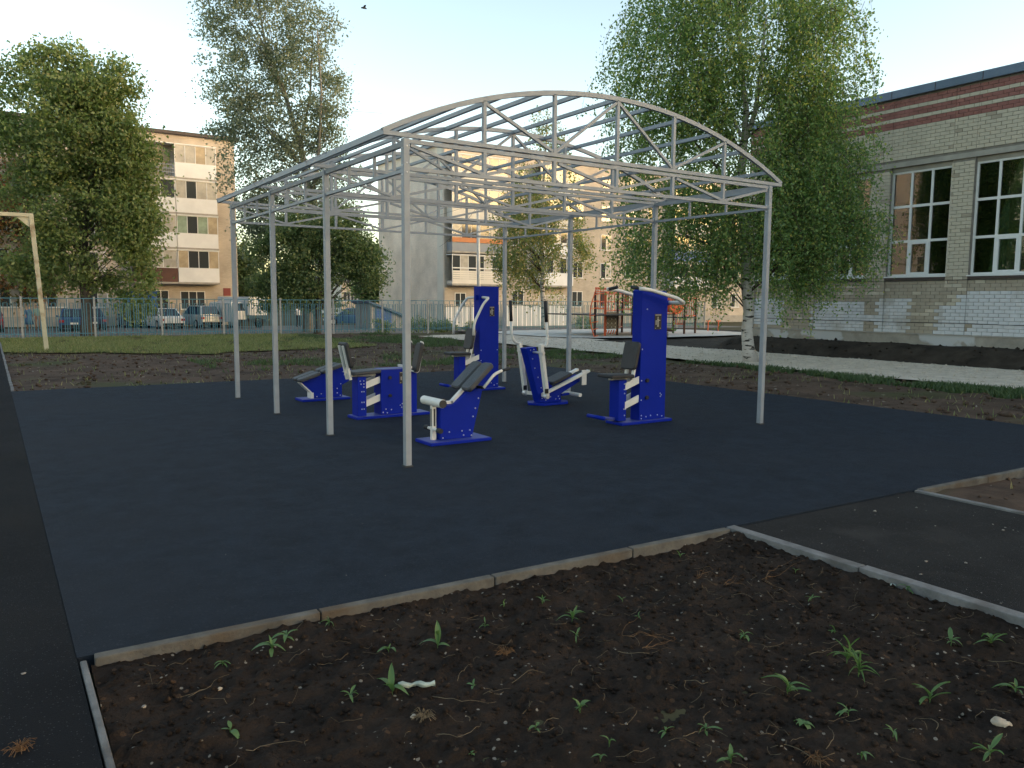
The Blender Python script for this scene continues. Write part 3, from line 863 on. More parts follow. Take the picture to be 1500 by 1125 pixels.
# ================================================================== FENCE AND GOAL
FY, FH = 35.5, 1.56
fence = empty('picket_fence', (-3, FY, -.03), 'teal metal picket fence with looped tops and grey posts beyond the lawn', 'fence')
fz = -.04
x = -1.45
fposts = []
while x < 40:
    MB().box(x - .035, x + .035, FY - .035, FY + .035, fz - .3, FH + .06).build('post', M['fencepost'], fence)
    fposts.append(x); x += 2.48
MB().box(fposts[0], fposts[-1], FY - .012, FY + .012, FH - .03, FH).build('top_rail', M['fence'], fence)
MB().box(fposts[0], fposts[-1], FY - .012, FY + .012, .16, .19).build('bottom_rail', M['fence'], fence)
tallp = MB().box(-.014, .014, -.009, .009, .06, FH - .03)
loopp = MB().box(-.082, -.054, -.009, .009, .06, 1.36).box(.054, .082, -.009, .009, .06, 1.36).box(-.076, .076, -.0085, .0085, 1.3605, 1.378)
def mesh_of(mb, name, m):
    me = bpy.data.meshes.new(name); me.from_pydata(mb.v, [], mb.f); me.materials.append(m); return me
me_t = mesh_of(tallp, 'picket', M['fence']); me_l = mesh_of(loopp, 'looped_picket', M['fence'])
npick = 0
for a in fposts[:-1]:
    for k in range(8):
        for me, off, nm in ((me_l, .17, 'looped_picket'), (me_t, .322, 'picket')):
            xx = a + .02 + k * .302 + off - .03
            if xx > a + 2.42: continue
            o = bpy.data.objects.new(nm, me); col.objects.link(o); o.parent = fence
            o.location = (xx - fence.location.x, rnd.uniform(-.004, .004), -fence.location.z - .005)
            o.rotation_euler = (0, rnd.uniform(-.008, .008), 0)
            npick += 1

goal = empty('football_goal', (1.38, 27.35, 0), 'rusty white football goal frame on the lawn edge beside the asphalt path', 'goal')
a = Vector((1.385, 27.35, -.05)); b = Vector((1.17, 27.35, 3.99))
gpost = MB().bar(a, b, .12, .12, (0, 1, 0)).build('post', M['rustywhite'], goal, bevel=.01)
MB().bar(b + Vector((.06, 0, -.035)), Vector((-4.4, 27.35, 3.93)), .11, .11).build('crossbar', M['rustywhite'], goal, bevel=.01)
MB().prism([(1.12, 3.6), (1.145, 3.92), (.78, 3.92)], 27.33, 27.37).build('corner_gusset', M['rustywhite'], goal)
MB().bar((-4.4, 27.35, -.05), (-4.4, 27.35, 3.98), .12, .12, (0, 1, 0)).build('post', M['rustywhite'], goal, bevel=.01)

# ================================================================== SCHOOL
SX, SEND = 22.0, 18.6
school = empty('school_building', (SX, 10, 0), 'grey brick gym building with red stripes and tall white windows beside the gravel path', 'building')
ZP, ZS, ZT, ZR = .72, 2.34, 5.43, 7.60
BAYP, PIER = 2.36, .60
wins = []
k = -3
while True:
    hi = 13.45 + BAYP * (k - 1); lo = hi - 1.76
    k += 1
    if hi > SEND - .3: break
    wins.append((lo, hi))
while wins[0][0] > -13:
    wins.insert(0, (wins[0][0] - BAYP, wins[0][1] - BAYP))
y_a, y_b, y_c = -14.0, 7.9, SEND
wallm = MB(); wall2 = MB()
def wallbox(y0, y1, z0, z1, x0=SX + .02):
    for (a, b, mb) in ((y_a, y_b, wall2), (y_b, y_c, wallm)):
        p, q = max(y0, a), min(y1, b)
        if q > p + 1e-4: mb.box(x0, SX + .42, p, q, z0, z1)
wallbox(y_a, y_c, -.2, ZS - .10)
wallbox(y_a, y_c, ZT + .002, ZR - .2)
edges_ = [y_a] + [e for wv in wins for e in wv] + [y_c]
for i in range(0, len(edges_), 2):
    wallbox(edges_[i], edges_[i + 1], ZS - .10, ZT + .002)
M['sbrick_tex'] = brickmat('school_brick_far', (.345, .305, .245), (.30, .265, .21), (.15, .13, .11), 'Y', .26, .0985)
wall = wallm.build('wall', M['mortar'], school)
wall2.build('wall', M['sbrick_tex'], school)
wb = MB().box(SX + .42, SX + 13, SEND - .4, SEND, -.2, ZR - .2).box(SX + 12.6, SX + 13, -14, SEND - .4, -.2, ZR - .2).box(SX + .42, SX + 12.6, -14, -13.6, -.2, ZR - .2)
wb.build('rear_wall', M['sbrick_tex'], school)
MB().box(SX + .3, SX + 13.1, -14, SEND + .1, ZR - .2, ZR - .05).build('roof', M['roofdark'], school)
MB().box(SX + .43, SX + 12.5, -13.5, SEND - .41, .9, 1.0).build('hall_floor', M['interior'], school)
MB().box(SX + 4.4, SX + 4.5, -13.5, SEND - .41, 1.0, ZR - .3).build('hall_partition', mat('hall_wall', (.40, .37, .29), .9, var=.2, scale=.5), school)
fl = MB().box(SX - .09, SX + .35, -14, SEND + .08, ZR - .23, ZR).build('roof_flashing', M['flash'], school, bevel=.01)
for kk in range(10):
    yy = 6.0 + kk * 1.25
    MB().box(SX - .096, SX - .0905, yy - .008, yy + .008, ZR - .229, ZR - .004).build('flashing_seam', M['dirtyflash'], fl)
MB().box(SX - .05, SX + .02, -14, SEND + .03, .1, ZP - .005).build('plinth', M['plinth'], school)
MB().box(SX - .07, SX + .0, -14, SEND + .05, ZP - .03, ZP + .0).build('plinth_ledge', M['lintel'], school)
MB().box(SX - .025, SX + .019, -14, SEND, ZT + .004, ZT + .14).build('lintel_band', M['lintel'], school)

# bricks
patches = []
for p in ((1289, 437, 1329, 489), (1376, 450, 1405, 491), (1409, 427, 1530, 494), (1190, 440, 1260, 486), (1262, 459, 1283, 472), (1104, 436, 1146, 476)):
    A = onX(p[0], p[1], SX); B = onX(p[2], p[3], SX)
    patches.append((min(A.y, B.y), max(A.y, B.y), min(A.z, B.z), max(A.z, B.z)))
BH, BW = .0985, .262
def course_mat(y, z):
    for a, b, c, d in patches:
        if a - .05 < y < b + .05 and c < z < d and rnd.random() < .985:
            return 'swhite'
    if 6.51 <= z < 6.68 or 6.81 <= z < 7.01 or 7.15 <= z: return 'sred'
    if z < ZS and rnd.random() < .85: return 'sbrickd'
    return 'sbrickd' if rnd.random() < .05 else 'sbrick'
bricks = []
nc = int((ZR - .23 - ZP) / BH)
for c in range(nc):
    z0 = ZP + .004 + c * BH; z1 = z0 + BH - .010; zc = (z0 + z1) / 2
    if z1 > ZT and z0 < ZT + .145: continue
    spans = []
    if z1 < ZS - .10 or z0 > ZT:
        segs = [(y_b, y_c)]
    else:
        segs = []
        for i in range(0, len(edges_), 2):
            a, b = max(edges_[i], y_b), min(edges_[i + 1], y_c)
            if b > a: segs.append((a, b))
    # pier strips stand proud of the panels below the windows
    cut = sorted(set([e for e in edges_ if y_b < e < y_c]))
    for a, b in segs:
        pts = [a] + [e for e in cut if a < e < b] + [b]
        for p, q in zip(pts, pts[1:]):
            mid = (p + q) / 2
            pier = not any(lo < mid < hi for lo, hi in wins)
            off = (BW / 2 if c % 2 else 0)
            t = p - off
            while t < q - .02:
                s_, e_ = max(t, p) + .005, min(t + BW, q) - .005
                if e_ - s_ > .03:
                    proud = (.03 if pier and z1 < ZT else 0) + rnd.uniform(0, .006)
                    bricks.append((s_, e_, z0 + rnd.uniform(-.002, .002), z1 + rnd.uniform(-.002, .002), proud, course_mat((s_ + e_) / 2, zc)))
                t += BW
def brickbox(mb, b):
    mb.box(SX - b[4], SX + .03, b[0], b[1], b[2], b[3])
vis = sorted([b for b in bricks if b[0] > 9.9], key=lambda b: b[0])
near = set(id(b) for b in vis[:300])
bm_cache = {}
rest = {}
for b in bricks:
    if id(b) in near:
        ln = round(b[1] - b[0], 2)
        key = (ln, b[5])
        if key not in bm_cache:
            bm_cache[key] = mesh_of(MB().box(-.006, .03, 0, ln, 0, BH - .010), 'brick', M[b[5]])
        o = bpy.data.objects.new('brick', bm_cache[key]); col.objects.link(o); o.parent = wall
        o.location = Vector((SX - b[4] + .006, b[0], b[2])) - worldpos(wall)
    else:
        brickbox(rest.setdefault(b[5], MB()), b)
for k, mb in rest.items():
    tag(mb.build('brickwork', M[k], wall, fix=False), kind='stuff')

# windows
M['sglass'] = bpy.data.materials.new('school_glass_clear'); M['sglass'].use_nodes = True
t = M['sglass'].node_tree; t.nodes.clear()
out = t.nodes.new('ShaderNodeOutputMaterial'); mx = t.nodes.new('ShaderNodeMixShader'); fr = t.nodes.new('ShaderNodeFresnel')
fr.inputs[0].default_value = 2.3
tr = t.nodes.new('ShaderNodeBsdfTransparent'); tr.inputs[0].default_value = (.72, .82, .79, 1)
gl = t.nodes.new('ShaderNodeBsdfGlossy'); gl.inputs['Roughness'].default_value = .015
t.links.new(fr.outputs[0], mx.inputs[0]); t.links.new(tr.outputs[0], mx.inputs[1]); t.links.new(gl.outputs[0], mx.inputs[2]); t.links.new(mx.outputs[0], out.inputs[0])
for lo, hi in wins:
    if hi < 4: continue
    XF = SX + .11
    zt = ZT - .12
    wn = MB()
    fw = .055
    wn.box(XF, XF + .07, lo, lo + fw + .02, ZS, zt).box(XF, XF + .07, hi - fw, hi, ZS, zt).box(XF, XF + .07, lo + fw + .02, hi - fw, ZS, ZS + fw).box(XF, XF + .07, lo + fw + .02, hi - fw, zt - fw, zt)
    wobj = wn.build('window', M['pvc'], school)
    MB().box(XF - .02, XF + .2, lo, hi, zt + .001, ZT).build('head_board', M['lintel'], wobj)
    cw = (hi - lo) / 3; rh = (zt - ZS) / 3
    for c in (1, 2):
        MB().box(XF - .002, XF + .068, lo + cw * c - .03, lo + cw * c + .03, ZS + fw + .001, zt - fw - .001).build('mullion', M['pvc'], wobj)
    for r_ in (1, 2):
        MB().box(XF - .004, XF + .066, lo + .077, hi - fw - .001, ZS + rh * r_ - .035, ZS + rh * r_ + .035).build('transom', M['pvc'], wobj)
    s1 = MB()          # opening light, middle bottom
    a, b, c, d = lo + cw + .031, lo + 2 * cw - .031, ZS + fw + .001, ZS + rh - .036
    s1.box(XF - .01, XF + .05, a, a + .05, c, d).box(XF - .01, XF + .05, b - .05, b, c, d).box(XF - .01, XF + .05, a + .05, b - .05, c, c + .05).box(XF - .01, XF + .05, a + .05, b - .05, d - .05, d)
    s1.build('opening_light', M['pvc'], wobj)
    for c in range(3):
        for r_ in range(3):
            MB().box(XF + .03, XF + .036, lo + cw * c + .031, lo + cw * (c + 1) - .031, ZS + rh * r_ + .036, ZS + rh * (r_ + 1) - .036).build('pane', M['sglass'], wobj)
    MB().prism([(SX - .07, ZS - .045), (XF + .05, ZS - .03), (XF + .05, ZS - .001), (SX - .07, ZS - .012)], lo - .02, hi + .02).build('sill', M['pvc'], wobj)
    MB().box(SX - .045, SX + .02, lo, hi, ZS - .11, ZS - .048).build('sill_drip', M['dirtyflash'], wobj)
    cv = []                                   # curtain with folds at the far jamb, grille of wall bars at the near one
    mbc = MB()
    n = 14
    for i in range(n + 1):
        yy = hi - .06 - (.62 * i / n); xx = SX + .50 + .04 * math.sin(i * 1.9)
        cv += [(xx, yy, ZS - .1), (xx, yy, ZT + .1)]
    mbc.add(cv, [(2 * i, 2 * i + 1, 2 * i + 3, 2 * i + 2) for i in range(n)]).build('curtain', M['curtain'], school)
    gr = MB()
    for i in range(3): gr.box(SX + .55, SX + .58, lo + .12 + i * .30, lo + .145 + i * .30, 1.0, 4.6)
    for z in (2.7, 3.0, 3.55, 4.05, 4.35): gr.box(SX + .53, SX + .549, lo - .1, lo + .95, z, z + .03)
    gr.build('wall_bars', M['interior'], school)
for z, y0_, y1_ in ((2.20, y_b, y_c), (1.03, y_b, y_c)):
    MB().tube([(SX - .045, y0_ + (y1_ - y0_) * i / 10, z + .012 * math.sin(i * 2.3)) for i in range(11)], .007, 5).build('cable', M['wire'], school)

# ================================================================== APARTMENT BLOCKS
def pane_row(parent, x0, x1, y, z0, z1, n, mats, fr=.05):
    """glazing: mullions and individual panes in front of curtains"""
    MB().box(x0, x1, y - .03, y + .03, z0, z0 + fr).box(x0, x1, y - .03, y + .03, z1 - fr, z1).build('glazing_frame', M['aframe'], parent)
    wd = (x1 - x0) / n
    for i in range(n + 1):
        xc = min(max(x0 + wd * i, x0 + fr / 2), x1 - fr / 2)
        MB().box(xc - fr / 2, xc + fr / 2, y - .028, y + .028, z0 + fr, z1 - fr).build('mullion', M['aframe'], parent)
    for i in range(n):
        MB().box(x0 + wd * i + fr / 2, x0 + wd * (i + 1) - fr / 2, y - .004, y + .004, z0 + fr, z1 - fr).build('pane', M[mats[i % len(mats)]], parent)

def window(parent, x0, x1, y, z0, z1, n=2, mats=('aglass',)):
    wn = MB().box(x0 - .06, x1 + .06, y - .05, y + .04, z0 - .06, z0).box(x0 - .06, x1 + .06, y - .04, y + .04, z1, z1 + .06)
    wn.box(x0 - .06, x0, y - .04, y + .04, z0, z1).box(x1, x1 + .06, y - .04, y + .04, z0, z1)
    wo = wn.build('window', M['aframe'], parent)
    wd = (x1 - x0) / n
    for i in range(n):
        MB().box(x0 + wd * i + (.03 if i else 0), x0 + wd * (i + 1) - (.03 if i < n - 1 else 0), y - .02, y + .01, z0, z1).build('pane', M[mats[i % len(mats)]], wo)
        if i: MB().box(x0 + wd * i - .03, x0 + wd * i + .03, y - .038, y + .03, z0, z1).build('mullion', M['aframe'], wo)
    MB().box(x0 - .1, x1 + .1, y - .13, y - .051, z0 - .10, z0 - .065).build('sill', M['aframe'], wo)
    return wo

def balcony(parent, x0, x1, Yf, f, pm, n, mats, dep=.95, ph=1.22, gh=1.45, rail=False, rows=1, top=True):
    y = Yf - dep
    if rail:
        mb = MB()
        nn = int((x1 - x0) / .14)
        for i in range(nn + 1): mb.box(x0 + (x1 - x0) * i / nn - .012, x0 + (x1 - x0) * i / nn + .012, y - .012, y + .012, f + .12, f + 1.02)
        for z in (.40, .70, 1.02): mb.box(x0, x1, y - .02, y + .02, f + z, f + z + .05)
        bo = mb.build('balcony', M[pm], parent)
        MB().box(x0 + .1, x1 - .1, Yf - .045, Yf - .005, f + .1, f + 2.2).build('balcony_door', M['acurtain2'], bo)
    else:
        mb = MB().box(x0, x1, y - .04, y + .04, f + .1, f + ph).box(x0, x0 + .08, y + .04, Yf - .002, f + .1, f + ph).box(x1 - .08, x1, y + .04, Yf - .002, f + .1, f + ph)
        for i in range(6): mb.box(x0 + .02, x1 - .02, y - .046, y - .0405, f + .16 + i * .18, f + .32 + i * .18)
        bo = mb.build('balcony', M[pm], parent)
        for r_ in range(rows):
            pane_row(bo, x0, x1, y, f + ph + gh / rows * r_, f + ph + gh / rows * (r_ + 1), n, mats)
    MB().box(x0 - .03, x1 + .03, y - .07, Yf - .003, f - .06, f + .098).build('floor_slab', M['lintel'], bo)
    if top:
        MB().box(x0 - .05, x1 + .05, y - .1, Yf - .003, f + ph + gh + .002, f + ph + gh + .07).build('balcony_roof', M['apanel'], bo)
    return bo

def block(name, label, x0, x1, Yf, depth, z0, zr):
    r = empty(name, ((x0 + x1) / 2, Yf, z0), label, 'building', 'five-storey brick apartment blocks')
    MB().box(x0 + .02, x1 - .02, Yf, Yf + depth - .02, z0 - .4, zr - .3).build('wall', M['abrick'], r)
    MB().box(x0, x0 + .019, Yf + .03, Yf + depth, z0 - .4, zr - .302).build('end_wall', M['abrick_side'], r)
    MB().box(x1 - .019, x1, Yf + .03, Yf + depth, z0 - .4, zr - .302).build('end_wall', M['abrick_side'], r)
    MB().box(x0 - .35, x1 + .35, Yf - .4, Yf + depth + .4, zr - .3, zr - .05).build('roof', M['roofdark'], r)
    for i in range(int((x1 - x0) / 9)):
        xx = x0 + 4 + i * 9
        MB().box(xx, xx + .7, Yf + depth / 2, Yf + depth / 2 + .7, zr - .05, zr + .9).build('chimney', M['abrick'], r)
    MB().box(x0 + .05, x1 - .05, Yf - .06, Yf - .001, z0 - .4, z0 + .75).build('plinth', M['lintel'], r)
    return r

GZ = -.62
B1Y = 70.0
b1 = block('apartment_building', 'pale brick apartment block with white-sided glazed balconies behind the parked cars', -16, 18.0, B1Y, 12.5, GZ, 15.1)
FL = [0, 0, 2.83, 5.63, 8.43, 11.23]
ra, rb = 13.05, 16.25
la, lb = 9.75, 13.0
balcony(b1, ra, rb, B1Y, FL[5], 'apanel', 4, ('acurtain', 'acurtain', 'acurtain2', 'acurtain'))
balcony(b1, ra, rb, B1Y, FL[4], 'apanel', 4, ('acurtain', 'aglass', 'acurtain', 'acurtain'))
balcony(b1, ra, rb, B1Y, FL[3], 'apanel', 4, ('agreen', 'aglass', 'agreen', 'acurtain2'))
balcony(b1, ra, rb, B1Y, FL[2], 'apanel', 4, ('acurtain2', 'aglass', 'aglass', 'acurtain2'))
balcony(b1, la, lb, B1Y, FL[5], 'agrey', 3, ('acurtain2',), rail=True)
balcony(b1, la, lb, B1Y, FL[4], 'apanel', 3, ('aglass', 'acurtain', 'aglass'))
balcony(b1, la, lb, B1Y, FL[3], 'apanel', 3, ('aglass', 'aglass', 'acurtain'))
balcony(b1, la, lb, B1Y, FL[2], 'abrown', 3, ('aglass', 'acurtain', 'acurtain'))
window(b1, 11.25, 12.35, B1Y, .75, 2.2, 2)
window(b1, 13.35, 15.2, B1Y, .75, 2.15, 3)
for f in (0.0, 2.83, 5.63, 8.43, 11.23):
    for xx in (7.2, 4.4, 1.4, -1.6, -4.6, -8, -12):
        window(b1, xx - .65, xx + .65, B1Y, f + .9, f + 2.3, 2, ('aglass', 'acurtain'))
MB().box(16.75, 17.35, B1Y - .03, B1Y - .002, 1.85, 2.5).build('red_plaque', M['plaque'], b1)

B2Y = 61.0
b2 = block('apartment_building', 'tan brick apartment block with orange, grey and cream balconies seen through the pergola', 33.2, 74, B2Y, 13.8, GZ, 15.25)
c0, c1 = 33.45, 39.1
G2 = [0, 0, 2.94, 5.74, 8.54, 11.34]
balcony(b2, c0, c1, B2Y, G2[2], 'acream', 7, ('aglass', 'acurtain', 'aglass'), ph=.35, gh=2.2, rows=2)
b3_ = balcony(b2, c0, c1, B2Y, G2[3], 'agrey', 6, ('acurtain', 'aglass', 'aglass', 'acurtain2'), ph=.85, gh=1.7)
MB().box(c0 - .02, c1 + .02, B2Y - 1.06, B2Y - .98, G2[3] + .86, G2[3] + 1.25).build('orange_band', M['aorange'], b3_)
balcony(b2, c0, c1, B2Y, G2[4], 'acream', 6, ('acurtain', 'aglass', 'acurtain2'))
balcony(b2, c0, c1, B2Y, G2[5], 'acream', 6, ('acurtain', 'acurtain2', 'aglass'))
for (p, q) in ((42.7, 46.6), (59.8, 65.2)):
    for i, f in enumerate(G2[2:]):
        balcony(b2, p, q, B2Y, f, ('apanel', 'kiosk' if p > 50 else 'apanel', 'acream', 'apanel')[i], 5, ('aglass', 'aglass', 'acurtain'))
for f in [.14] + G2[2:]:
    for xx in (40.9, 47.85, 51.4, 54.6, 57.6, 67.5, 70.5):
        window(b2, xx - .6, xx + .6, B2Y, f + .95, f + 2.35, 2, ('aglass', 'acurtain') if xx > 50 else ('aglass',))
window(b2, 34.3, 35.3, B2Y, .9, 2.2, 2); window(b2, 37.0, 38.1, B2Y, .9, 2.2, 2)
window(b2, 43.3, 46.3, B2Y, .6, 2.1, 4, ('acurtain',))
MB().box(33.16, 33.199, 61.2, 62.2, -.6, 14.9).build('corner_strip', M['acream'], b2)

# block to the left of the path, mirrored in the gym windows
b0 = empty('apartment_building', (-36, 48, 0), 'five-storey tan brick block mirrored in the tall gym windows', 'building', 'five-storey brick apartment blocks')
MB().box(-44, -30.02, 18, 82, -.5, 15.0).build('wall', M['abrick_side'], b0)
MB().box(-44.4, -29.6, 17.6, 82.4, 15.002, 15.3).build('roof', M['roofdark'], b0)
for f in (.8, 3.6, 6.4, 9.2, 12.0):
    for i in range(15):
        y = 21 + i * 4.1
        wo = MB().box(-30.03, -29.95, y - .8, y + .8, f + .85, f + 2.45).build('window', M['aframe'], b0)
        for k in (-.38, .38): MB().box(-29.951, -29.94, y + k - .32, y + k + .32, f + .92, f + 2.38).build('pane', M['aglass'], wo)
# unseen ridge added behind the court to keep low sun off all but upper storeys
def ridge_z(X, Y):
    t = np.clip(1 - np.abs(Y + 400) / 170, 0, 1)
    return -2 + (59.5 + 2.2 * (fbm(X, Y, .03, 4, 51) - .5)) * t ** .8
sheet('shade_ridge', np.arange(-900, 1300, 8.0), np.array([-570, -540, -500, -460, -430, -410, -400, -390, -370, -340, -300, -260, -230.0]), ridge_z, mat('shade_ridge_green', (.04, .055, .025), .95, var=.4, scale=.05), smooth=False)

# ================================================================== PLAYGROUND
play = empty('play_structure', (25.5, 28.8, .045), 'orange playground climbing structure with black panel and tunnel on the pale gravel pad', 'play structure')
PZ = .045
def ppost(px, py, ytop, m, r=.055):
    g = gp(px, py, PZ); D = g.x * -math.sin(YAW) + g.y * math.cos(YAW)
    h = (atdepth(px, ytop, D)).z
    MB().tube([(g.x, g.y, PZ - .02), (g.x, g.y, h)], r, 8).build('post', M[m], play)
    return g, h
pp = {}
for nm, px, py, yt, m in (('a', 871, 493, 428, 'brownpost'), ('b', 886, 492, 427, 'orange'), ('c', 904, 491, 427, 'brownpost'), ('d', 911, 487, 429, 'brownpost'),
                          ('e', 926, 490, 430, 'brownpost'), ('f', 945, 486, 433, 'brownpost'), ('g', 986, 488, 432, 'brownpost'), ('h', 1002, 489, 430, 'brownpost'), ('i', 1018, 488, 436, 'brownpost')):
    pp[nm] = ppost(px, py, yt, m)
def railing(a, b, z0, z1, n=7):
    A, B = pp[a][0], pp[b][0]; mb = MB()
    for z in (z0, z1): mb.tube([(A.x, A.y, z), (B.x, B.y, z)], .024, 6)
    for i in range(1, n):
        q = A.lerp(B, i / n); mb.tube([(q.x, q.y, z0), (q.x, q.y, z1)], .015, 5)
    mb.build('railing', M['orange'], play)
railing('a', 'b', 1.25, 2.1, 4); railing('b', 'd', 1.15, 1.95, 6); railing('d', 'e', 1.2, 1.95, 5); railing('e', 'f', 1.1, 1.9, 6); railing('f', 'g', 1.0, 1.85, 8); railing('g', 'h', .5, 1.7, 5); railing('h', 'i', .9, 1.75, 5); railing('a', 'c', 1.9, 2.15, 3)
def deck(a, b, z):
    A, B = pp[a][0], pp[b][0]; c = (A + B) / 2
    MB().box(min(A.x, B.x) - .1, max(A.x, B.x) + .1, min(A.y, B.y) - .4, max(A.y, B.y) + .4, z - .05, z).build('deck', M['blackboard'], play)
railing('c', 'd', .35, .95, 4); railing('e', 'f', .35, .9, 5); railing('a', 'd', 1.55, 2.0, 6); railing('d', 'f', 1.5, 1.98, 9)
deck('a', 'd', 1.0); deck('d', 'f', .95); deck('g', 'h', .85)
A = pp['b'][0]; Bq = pp['c'][0]
mb = MB(); d = (Bq - A).normalized(); L = (Bq - A).length
mb.bar(A + Vector((0, 0, .67)), Bq + Vector((0, 0, .67)), .05, .75)
pn = mb.build('climbing_panel', M['blackboard'], play)
mb = MB()
for i in range(3):
    for j in range(4):
        q = A + d * (L * (i + .6) / 3.2); mb.dome((q.x - .02, q.y - .035, .42 + j * .18), (-.3, -1, 0), .035, 7)
mb.build('hand_holds', M['bolt'], pn)
mb = MB()
for i in range(5): mb.bar(A + d * (L * i / 5) + Vector((0, -.02, .07)), A + d * (L * (i + .6) / 5) + Vector((0, -.02, .25)), .03, .04)
mb.build('step_grille', M['orange'], play)
t0, t1 = pp['f'][0] + Vector((.2, 0, 1.35)), pp['g'][0] + Vector((.1, 0, 1.38))
tn = MB().tube([t0, t0.lerp(t1, .5), t1], .36, 16).build('tunnel', M['orange'], play, smooth=True)
MB().tube([t1, t1 + (t1 - t0).normalized() * .12], .46, 16).build('tunnel_flange', M['orange'], tn)
MB().tube([t0, t0 - (t1 - t0).normalized() * .12], .46, 16).build('tunnel_flange', M['orange'], tn)
mb = MB()
ga = pp['a'][0]
for i in range(7):
    mb.tube([(ga.x - .15 - .25 * math.sin(i * .5), ga.y - .15, PZ + .3 * i), (ga.x + .1, ga.y - .1, PZ + .3 * i + .05)], .02, 5)
mb.tube([(ga.x - .15 - .25 * math.sin(i * .5), ga.y - .15, PZ + .3 * i) for i in range(8)], .026, 6)
mb.build('curved_ladder', M['orange'], play)
for px, py in ((1037, 486), (1052, 486)):
    g = gp(px, py, 0)
    tag(MB().tube([(g.x, g.y, -.02), (g.x, g.y, .55)], .03, 8).box(g.x - .12, g.x + .12, g.y - .06, g.y + .06, .55, .60).build('stepping_post', M['orange']),
        'low orange stepping post at the edge of the playground pad', 'play post', 'stepping posts')
g = gp(977, 494, 0.045)
sr = empty('spring_rider', g, 'small brown spring rider beside the orange climbing structure', 'spring rider')
MB().tube([(g.x + .06 * math.cos(i * 1.1), g.y + .06 * math.sin(i * 1.1), .045 + .012 * i) for i in range(20)], .014, 5).build('spring', M['grip'], sr)
MB().prism([(g.x - .3, .30), (g.x + .3, .28), (g.x + .34, .48), (g.x + .15, .40), (g.x - .12, .40), (g.x - .22, .66), (g.x - .36, .62)], g.y - .05, g.y + .05).build('seat_board', M['brownpost'], sr)

